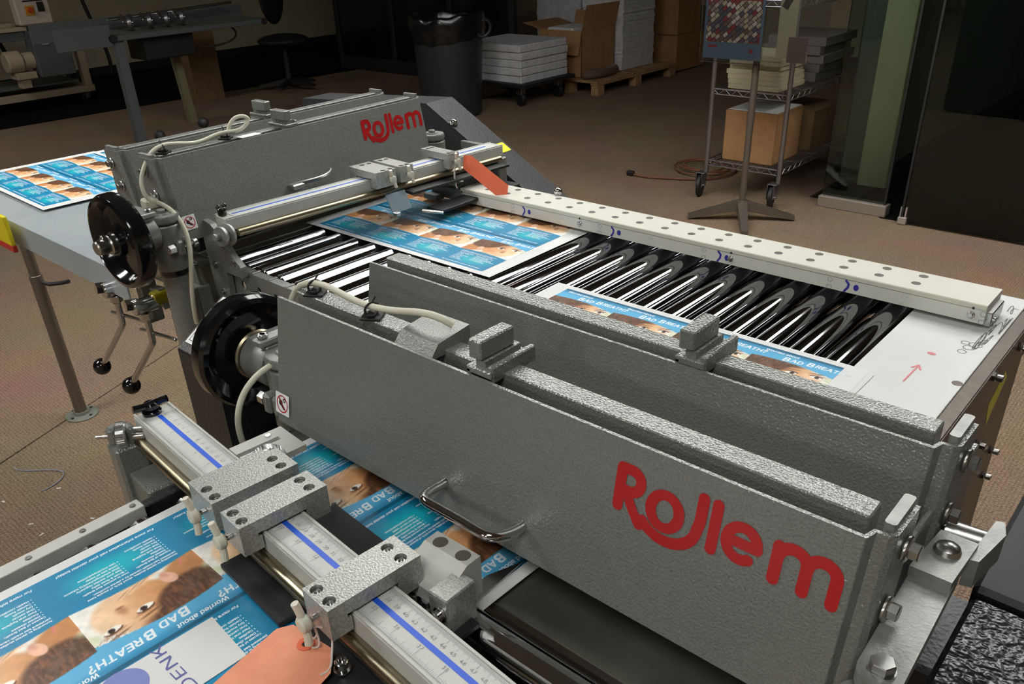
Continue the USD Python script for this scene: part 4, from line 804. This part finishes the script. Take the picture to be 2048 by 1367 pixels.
for i in range(-14, 15):
    for j in range(-14, 15):
        off = (j % 2) * .012; w_ = .026; h_ = .019
        u, vv = i * w_ + off, j * h_; cx_, cz_ = (hx0 + hx1) / 2 + ca * u - sa * vv, hz0 + .166 + sa * u + ca * vv
        b_ = affinity.translate(affinity.rotate(sbox(-w_ / 2 + .001, -h_ / 2 + .002, w_ / 2 - .001, h_ / 2 - .001), 41, origin=(0, 0)), cx_, cz_).intersection(ar_)
        if b_.area > 1e-6: tiles[int(r.integers(0, 6))].append(b_)
st_.add('poster_picture', onp(ar_, .0003), M('poster_dark', (34, 28, 28), .6), parent=hb, smooth=False)
for k2, c_ in enumerate(((196, 180, 150), (150, 140, 128), (214, 204, 184), (120, 96, 80), (150, 60, 60), (90, 92, 104))):
    st_.add('poster_tile', onp(unary_union(tiles[k2]), .0006), M(f'poster_tile_{k2}', c_, .6), parent=hb, smooth=False, kind='stuff')
st_.add('poster_band', onp(sbox(hx0 + .012, hz0 + .258, hx1 - .012, hz0 + .268), .0007), M('poster_red', (150, 62, 44), .6), parent=hb, smooth=False)
tl = []
for k2 in range(3):
    pl_ = unary_union([sbox(hx0 + .03 + .011 * i, hz0 + .288 + .02 * k2, hx0 + .039 + .011 * i, hz0 + .293 + .02 * k2) for i in range((14, 17, 11)[k2])]); tl.append(pl_)
st_.add('poster_lines', onp(unary_union(tl), .0007), M('poster_pale', (130, 160, 175), .6), parent=hb, smooth=False, kind='stuff')
st_.add('poster_marks', onp(unary_union([sbox(hx0 + .025, hz0 + .050, hx0 + .075, hz0 + .060), Point(hx0 + .255, hz0 + .040).buffer(.010, 3)]), .0007), M('poster_mark', (158, 50, 60), .6), parent=hb, smooth=False)
st_.add('leaflet', cbox(-1.800, -1.712, sy - .012, sy - .004, .80, 1.14, .0005), M('leaflet', (176, 170, 140), .6), parent=hb, label='cream leaflet with a dark diamond emblem')
dm = affinity.translate(affinity.rotate(sbox(-.017, -.030, .017, .030), -28, origin=(0, 0)), -1.765, 1.04)
st_.add('emblem', place(flat(dm), (0, sy - .0125, 0), (1, 0, 0), (0, 0, 1)), M('emblem_dark', (74, 70, 62), .6), parent=hb, smooth=False)
st_.add('brochure_pocket', cbox(-1.742, -1.650, sy - .0165, sy - .0125, .785, .895, .0008), M('brochure', (120, 100, 92), .6), parent=hb)

# wire shelf cart
cx0, cx1, cy0, cy1 = -2.265, -1.835, 4.155, 5.05
ct = Thing('wire_cart', 'chrome wire shelf cart on black casters behind the sign stand', 'cart', ((cx0 + cx1) / 2, (cy0 + cy1) / 2, 0))
for x in (cx0, cx1):
    for y in (cy0, cy1):
        ct.add('post', cyl((x, y, .15), (x, y, 1.75), .0127, 20), SHELF)
        ws_ = ct.add('caster', cat_([lathe([(0, -.012), (.050, -.012), (.0625, -.009), (.0625, .009), (.050, .012), (0, .012)], (x - .02, y - .02, .0625), (1, .25, 0), 32)]), RUBBER)
        ct.add('caster_fork', cat_([cbox(x - .04, x - .034, y - .045, y + .01, .055, .135, .002), cbox(x - .006, x, y - .045, y + .01, .055, .135, .002), cbox(x - .04, x + .01, y - .045, y + .015, .132, .138, .002), cyl((x, y, .135), (x, y, .155), .012, 16), cyl((x - .048, y - .02, .0625), (x + .008, y - .02, .0625), .006, 12)]), SHELF, parent=ws_)
for z in (.205, .585, 1.02, 1.45):
    wires = [cyl((x, cy0, z), (x, cy1, z), .0022, 6, c=0) for x in np.linspace(cx0, cx1, 20)] + [cyl((cx0, y, z - .003), (cx1, y, z - .003), .0028, 6, c=0) for y in np.linspace(cy0, cy1, 5)]
    for zz in (z, z - .028):
        wires += [cyl(a, b, .0032, 8, c=0) for a, b in (((cx0, cy0, zz), (cx1, cy0, zz)), ((cx0, cy1, zz), (cx1, cy1, zz)), ((cx0, cy0, zz), (cx0, cy1, zz)), ((cx1, cy0, zz), (cx1, cy1, zz)))]
    for (a, b, n_) in (((cx0, cy0), (cx1, cy0), 12), ((cx1, cy0), (cx1, cy1), 26), ((cx0, cy0), (cx0, cy1), 26)):
        pp = [np.array([a[0] + (b[0] - a[0]) * i / n_, a[1] + (b[1] - a[1]) * i / n_, z - (.028 if i % 2 else 0)]) for i in range(n_ + 1)]
        wires += [cyl(pp[i], pp[i + 1], .0018, 5, c=0) for i in range(n_)]
    ct.add('shelf', cat_(wires), SHELF)
def carton(name, label, x0, x1, y0, y1, z0, h, mat, lid=None, group=None):
    t = Thing(name, label, 'box', ((x0 + x1) / 2, (y0 + y1) / 2, z0), 0, group)
    t.add('body', cbox(x0, x1, y0, y1, z0, z0 + h, .003), mat)
    t.add('packing_tape', cbox((x0 + x1) / 2 - .025, (x0 + x1) / 2 + .025, y0 - .0006, y1, z0 + h - .06, z0 + h + .0006, 0), CARDDK)
    return t
c1 = carton('cardboard_box', 'brown carton with white paper on top, lower shelf of the wire cart', -2.20, -1.905, 4.20, 4.52, .209, .265, CARD)
single('paper_sheet', cbox(-2.19, -1.91, 4.21, 4.51, .4756, .4790, .001), PAPER, 'white paper lying on the carton on the lower cart shelf', 'paper')
carton('cardboard_box', 'dim brown carton at the back of the lower cart shelf', -2.19, -1.88, 4.62, 4.98, .209, .22, CARDDK)
def pile(name, label, x0, x1, y0, y1, z0, n, h, mat, seed, jit=.006, group=None, cat='paper pile', lay=None):
    t = Thing(name, label, cat, ((x0 + x1) / 2, (y0 + y1) / 2, z0), 0, group); r = np.random.default_rng(seed)
    for i in range(n):
        dx, dy = r.normal(0, jit, 2)
        t.add(lay or 'layer', cbox(x0 + dx, x1 + dx, y0 + dy, y1 + dy, z0 + i * h + .0005, z0 + (i + 1) * h, .001), mat)
    return t
pile('paper_pile', 'cream paper pile on the upper shelf of the wire cart', -2.20, -1.915, 4.19, 4.50, .589, 7, .024, M('cream_stock', (164, 158, 130), .7), 3)
pile('paper_pile', 'dim stack of books behind the cream pile on the wire cart', -2.20, -1.87, 4.58, 5.00, .589, 5, .044, M('book_grey', (96, 92, 86), .7), 5, .012)

# orange-brown extension cord on the carpet
cp_ = [(-2.83, 4.27, .012), (-2.70, 4.28, .010), (-2.58, 4.33, .010), (-2.42, 4.42, .010), (-2.34, 4.60, .012), (-2.42, 4.78, .016), (-2.62, 4.82, .020), (-2.74, 4.68, .018), (-2.66, 4.50, .016), (-2.48, 4.46, .020), (-2.36, 4.58, .026), (-2.46, 4.72, .028), (-2.66, 4.74, .030), (-2.70, 4.60, .030), (-2.56, 4.50, .030), (-2.42, 4.54, .034), (-2.44, 4.70, .036), (-2.60, 4.72, .036), (-2.66, 4.60, .036), (-2.50, 4.50, .036), (-2.38, 4.62, .020)]
ec = Thing('extension_cord', 'coiled brown extension cord on the carpet by the wire cart', 'cord', (-2.6, 4.55, 0))
ec.add('cable', tube(cp_, .0055, 8), CORD); ec.add('plug', cbox(-2.875, -2.825, 4.255, 4.285, .002, .030, .005), RUBBER)

# grey trash can with its black bag
cn = Thing('trash_can', 'tall dark round trash can lined with a black bag', 'trash can', (-5.20, 5.05, 0))
bx, by = -5.20, 5.05
cn.add('can', lathe([(0, 0), (.235, 0), (.250, .02), (.290, .70), (.300, .705), (.300, .735), (.285, .735), (.270, .69), (.235, .06), (0, .05)], (bx, by, 0), (0, 0, 1), 56), CANM)
th_ = np.linspace(0, 2 * np.pi, 73)[:-1]; bag = []
for rr, zz in ((.303, .60), (.310, .66), (.312, .73), (.306, .775), (.292, .790), (.275, .775), (.265, .70), (.25, .50)):
    wob = 1 + .012 * np.sin(th_ * 9 + zz * 30) + .008 * np.sin(th_ * 17 + zz * 50); bag.append(np.c_[bx + rr * wob * np.cos(th_), by + rr * wob * np.sin(th_), zz + .018 * np.sin(th_ * 2 + 1) + .006 * np.sin(th_ * 11)])
V = np.vstack(bag); n_ = len(th_); F_ = [(i * n_ + j, i * n_ + (j + 1) % n_, (i + 1) * n_ + (j + 1) % n_, (i + 1) * n_ + j) for i in range(len(bag) - 1) for j in range(n_)]
F_ = np.array(F_); cn.add('liner', trimesh.Trimesh(V, np.vstack([F_[:, [0, 1, 2]], F_[:, [0, 2, 3]]]), process=False), BAGM, smooth=True)
cn.add('handle', tube([(bx + .27, by + .10, .72), (bx + .33, by + .135, .73), (bx + .375, by + .10, .66), (bx + .36, by + .07, .63), (bx + .29, by + .05, .64)], .013, 10), CANM)

# pallet with white stock, dolly with white piles
def pallet(label, x0, x1, y0, y1, z0=.0):
    t = Thing('pallet', label, 'pallet', ((x0 + x1) / 2, (y0 + y1) / 2, z0))
    n_ = 7; w_ = (y1 - y0) / n_
    for i in range(n_): t.add('deck_board', cbox(x0, x1, y0 + i * w_ + .012, y0 + (i + 1) * w_ - .012, z0 + .105, z0 + .125, .002), WOOD)
    for x in (x0 + .03, (x0 + x1) / 2, x1 - .03):
        for y in (y0 + .06, (y0 + y1) / 2, y1 - .06): t.add('block', cbox(x - .04, x + .04, y - .05, y + .05, z0, z0 + .09, .003), WOOD)
        t.add('stringer', cbox(x - .04, x + .04, y0, y1, z0 + .09, z0 + .105, .002), WOOD)
    return t
pallet('wooden pallet under the tall white paper tower', -5.30, -4.62, 6.32, 7.66)
pile('paper_tower', 'tall white paper tower on the wooden pallet', -5.28, -4.80, 6.98, 7.52, .126, 22, .036, REAMM, 7, .004, cat='paper pile')
pile('paper_tower', 'wide white paper load topping the tower at the back wall', -5.92, -5.36, 7.05, 7.60, .0, 27, .036, REAMM, 9, .004, cat='paper pile')
ob = Thing('cardboard_box', 'open brown carton with raised flaps on the wooden pallet', 'box', (-5.15, 6.66, .126))
x0, x1, y0, y1, z0, h = -5.36, -4.87, 6.42, 6.94, .126, .40
ob.add('body', cat_([cbox(x0, x1, y0, y0 + .006, z0, z0 + h, .001), cbox(x0, x1, y1 - .006, y1, z0, z0 + h, .001), cbox(x0, x0 + .006, y0, y1, z0, z0 + h, .001), cbox(x1 - .006, x1, y0, y1, z0, z0 + h, .001), cbox(x0, x1, y0, y1, z0, z0 + .006, .001)]), CARD)
def flap(a, b, d, lab=None): a, b, d = map(np.array, (a, b, d)); ob.add('flap', hull([p + e for p in (a, b, a + d, b + d) for e in (np.array([0, 0, 0]), np.array([0, .003, .004]))]), CARD)
flap((x1, y0, z0 + h), (x1, y1, z0 + h), (.03, .03, .21)); flap((x0, y0, z0 + h), (x0, y1, z0 + h), (-.19, -.02, .05)); flap((x0, y1, z0 + h), (x1, y1, z0 + h), (0, .035, .12)); flap((x0, y0, z0 + h), (x1, y0, z0 + h), (0, -.05, -.20))
single('packing_paper', cbox(x0 + .03, x1 - .14, y0 + .05, y1 - .05, z0 + .02, z0 + h + .015, .02), PAPER, 'white packing paper filling the open carton', 'paper')
single('plastic_wrap', tube([(-4.80, 6.36, .172), (-4.74, 6.44, .173), (-4.72, 6.60, .172), (-4.76, 6.80, .172)], .042, 10), M('wrap_film', (120, 104, 92), .15, 0., transmission_weight=.3), 'crumpled clear wrap on the pallet in front of the open carton', 'wrap')
dl = Thing('dolly', 'low black dolly with casters under the white paper piles', 'dolly', (-5.2, 5.95, 0))
dl.add('deck', cbox(-5.62, -4.80, 5.52, 6.24, .165, .195, .004), DARKBASE)
for x in (-5.52, -4.92):
    for y in (5.62, 6.14):
        w_ = dl.add('caster', lathe([(0, -.018), (.055, -.018), (.06, -.012), (.06, .012), (.055, .018), (0, .018)], (x, y, .06), (.3, 1, 0), 28), RUBBER); dl.add('caster_fork', cbox(x - .03, x + .03, y - .03, y + .03, .10, .165, .003), SHELF, parent=w_)
for i, (xa, ya) in enumerate(((0, 0), (.006, -.01), (-.008, .006), (.004, .004), (-.004, -.006))):
    single('paper_ream', cbox(-5.56 + xa, -4.86 + xa, 5.56 + ya, 6.20 + ya, .1955 + i * .062, .1955 + (i + 1) * .062 - .002, .006), REAMM, f'wide white paper bundle on the dolly, {("lowest", "second from the bottom", "middle", "second from the top", "topmost")[i]} of five', 'paper bundle', None)
carton('cardboard_box', 'brown carton on the floor right of the paper tower, under another carton', -5.10, -4.70, 7.80, 8.38, .012, .34, CARD)
carton('cardboard_box', 'smaller brown carton stacked on the floor carton by the back wall', -5.04, -4.74, 7.86, 8.30, .354, .40, CARD)
carton('cardboard_box', 'dark carton leaning at the left wall behind the belt conveyor', -8.0, -7.72, 4.10, 4.40, .0, .62, CARDDK)

# cream framed folding machine far left, with its belt conveyor
fm = Thing('folding_machine', 'cream framed folding machine with a grey switch box at far left', 'folding machine', (-8.8, 3.0, 0))
fm.add('base_beam', cbox(-8.86, -8.78, 1.6, 3.62, .10, .16, .003), CREAMPT); fm.add('base_beam', cbox(-9.45, -9.37, 1.6, 3.62, .10, .16, .003), CREAMPT)
fm.add('base_beam', cbox(-9.40, -8.80, 3.54, 3.62, .10, .16, .003), CREAMPT)
for x in (-8.82, -9.41):
    fm.add('upright', cbox(x - .035, x + .035, 3.535, 3.605, .16, .62, .003), CREAMPT)
    w_ = fm.add('caster', lathe([(0, -.015), (.045, -.015), (.05, -.01), (.05, .01), (.045, .015), (0, .015)], (x, 3.53, .05), (1, .3, 0), 24), RUBBER); fm.add('caster_fork', cbox(x - .02, x + .02, 3.51, 3.56, .04, .10, .002), SHELF, parent=w_)
fm.add('deck', cbox(-9.45, -8.75, 1.6, 3.62, .62, .70, .004), GREYPT)
fm.add('side_rail', cbox(-8.76, -8.71, 1.6, 3.12, .70, .735, .003), CREAMPT); fm.add('side_rail', cbox(-9.0, -8.95, 1.6, 3.12, .72, .755, .003), CREAMPT)
fm.add('gear_case', cbox(-8.80, -8.62, 3.10, 3.42, .30, .70, .006), GREYPT, label='grey gear case below the deck')
fm.add('case_plate', cbox(-8.618, -8.612, 3.18, 3.24, .58, .66, .001), WHITE)
mo = fm.add('motor', cat_([cyl((-8.74, 2.86, .45), (-8.74, 3.00, .45), .095, 32, c=.012), cyl((-8.74, 3.0, .45), (-8.74, 3.18, .45), .072, 32, c=.015), cbox(-8.82, -8.66, 2.90, 3.08, .30, .36, .004), cbox(-8.79, -8.69, 2.93, 3.02, .22, .30, .004)]), CREAMPT)
fm.add('lower_tray', cbox(-9.4, -8.82, 2.4, 3.50, .20, .22, .003), GREYPT)
sb_ = fm.add('switch_box', cbox(-8.78, -8.66, 3.06, 3.36, .745, 1.10, .012), M('switch_box', (196, 184, 170), .5), label='pale switch box with yellow and black buttons')
fm.add('button_plate', cat_([cbox(-8.659, -8.654, 3.135, 3.215, .825, .905, .001)]), M('button_yellow', (196, 140, 40), .5), parent=sb_)
fm.add('red_button', cyl((-8.654, 3.175, .870), (-8.625, 3.175, .870), .022, 24), M('button_red', (190, 66, 36), .4), parent=sb_)
fm.add('black_switch', cat_([cbox(-8.659, -8.652, 3.245, 3.305, .850, .930, .002), cyl((-8.652, 3.275, .885), (-8.635, 3.275, .885), .018, 20)]), RUBBER, parent=sb_)
fm.add('switch_print', cbox(-8.659, -8.657, 3.13, 3.30, .938, .950, 0), INK, parent=sb_)
for k2, (xa, ya) in enumerate(((-9.55, 3.02), (-9.40, 3.52), (-9.6, 4.02))):
    fm.add('hanging_cable', tube([(xa, ya, CEIL - .3), (xa, ya + .02, 1.2), (xa, ya + .06, .75), (xa, ya + .14, .45), (xa, ya + .15, .12)], .020, 8), RUBBER)
cv = Thing('belt_conveyor', 'dark belt conveyor with four pressing wheels in the dim background', 'conveyor', (-6.75, 3.5, 0))
cv.add('belt_bed', cbox(-6.98, -6.56, 2.93, 4.22, .735, .775, .004), GREYPT)
for k2 in range(7): cv.add('belt', cbox(-6.965 + .058 * k2, -6.925 + .058 * k2, 2.92, 4.24, .776, .781, .001), BELT)
cv.add('end_roller', cyl((-6.99, 4.23, .755), (-6.55, 4.23, .755), .026, 20), RUBBER); cv.add('end_roller', cyl((-6.99, 2.93, .755), (-6.55, 2.93, .755), .026, 20), RUBBER)
cv.add('side_plate', cbox(-6.60, -6.585, 2.52, 2.93, .70, .85, .003), GREYPT); cv.add('side_plate', cbox(-7.0, -6.985, 2.52, 4.30, .735, .87, .003), GREYPT)
cv.add('hold_down_bar', cyl((-6.80, 3.02, .865), (-6.80, 4.10, .905), .011, 14), STEEL)
for k2, y in enumerate((3.14, 3.30, 3.44, 3.57)):
    w_ = cv.add('press_wheel', lathe([(0, -.012), (.022, -.012), (.026, -.006), (.046, -.006), (.050, -.013), (.060, -.013), (.060, .013), (.050, .013), (.046, .006), (.026, .006), (.022, .012), (0, .012)], (-6.68, y, .842), (.55, .84, 0), 32), SHELF)
    cv.add('wheel_arm', cat_([hull([(x, yy, z) for x, yy, z in ((-6.81, y - .02, .88), (-6.81, y + .02, .88), (-6.68, y - .05, .85), (-6.68, y - .03, .85), (-6.81, y, .90), (-6.68, y - .04, .862))]), cyl((-6.70, y - .05, .85), (-6.68, y + .02, .842), .010, 12)]), STEEL, parent=w_)
cv.add('leg', hull([(x, y, z) for x0_, y0_, z in ((-6.63, 2.98, .735), (-6.55, 2.94, .0)) for x in (x0_ - .035, x0_ + .035) for y in (y0_ - .035, y0_ + .035)]), GREYPT)
cv.add('leg', hull([(x, y, z) for x0_, y0_, z in ((-6.93, 3.55, .735), (-6.93, 3.60, .0)) for x in (x0_ - .03, x0_ + .03) for y in (y0_ - .03, y0_ + .03)]), M('cream_leg', (120, 116, 92), .5))
cv.add('drive_box', cbox(-6.95, -6.66, 3.20, 3.62, .56, .735, .01), RUBBER)
cv.add('cable', tube([(-6.62, 3.95, .735), (-6.66, 4.0, .66), (-6.72, 3.85, .60), (-6.8, 3.7, .60)], .008, 8), RUBBER)
lv = Thing('lever_stand', 'black ball levers on a dark floor box beyond the far slitter', 'lever stand', (-4.6, 2.2, 0))
lv.add('floor_box', cbox(-5.35, -4.35, 2.10, 2.9, .012, .14, .01), DARKBASE)
for x, y, h in ((-4.63, 2.18, .30), (-4.45, 2.36, .36), (-4.38, 2.72, .34), (-4.55, 2.45, .28)):
    l_ = lv.add('lever', tube([(x, y, .13), (x + .02, y - .01, .13 + h * .5), (x, y + .01, .12 + h)], .010, 8), POLE); lv.add('knob', ball((x, y + .01, .12 + h), .030, 2), RUBBER, parent=l_)
ch = Thing('office_chair', 'black office chair in the shadow left of the trash can', 'office chair', (-7.6, 5.1, 0))
ch.add('backrest', trimesh.creation.icosphere(3, 1.0).apply_transform(np.diag([.055, .24, .30, 1])).apply_transform(trimesh.transformations.rotation_matrix(.5, (0, 0, 1))).apply_translation((-7.75, 5.12, .90)), RUBBER)
ch.add('seat', trimesh.creation.icosphere(3, 1.0).apply_transform(np.diag([.25, .25, .06, 1])).apply_translation((-7.55, 5.05, .47)), RUBBER)
ch.add('gas_column', cyl((-7.55, 5.05, .06), (-7.55, 5.05, .45), .03, 16), RUBBER)
for k2 in range(5):
    a = k2 * 1.2566 + .3; ch.add('base_leg', hull([(-7.55 + math.cos(a) * r_ + w2 * -math.sin(a), 5.05 + math.sin(a) * r_ + w2 * math.cos(a), z) for r_, z0_, z1_ in ((.03, .06, .11), (.30, .04, .065)) for w2 in (-.02, .02) for z in (z0_, z1_)]), RUBBER)
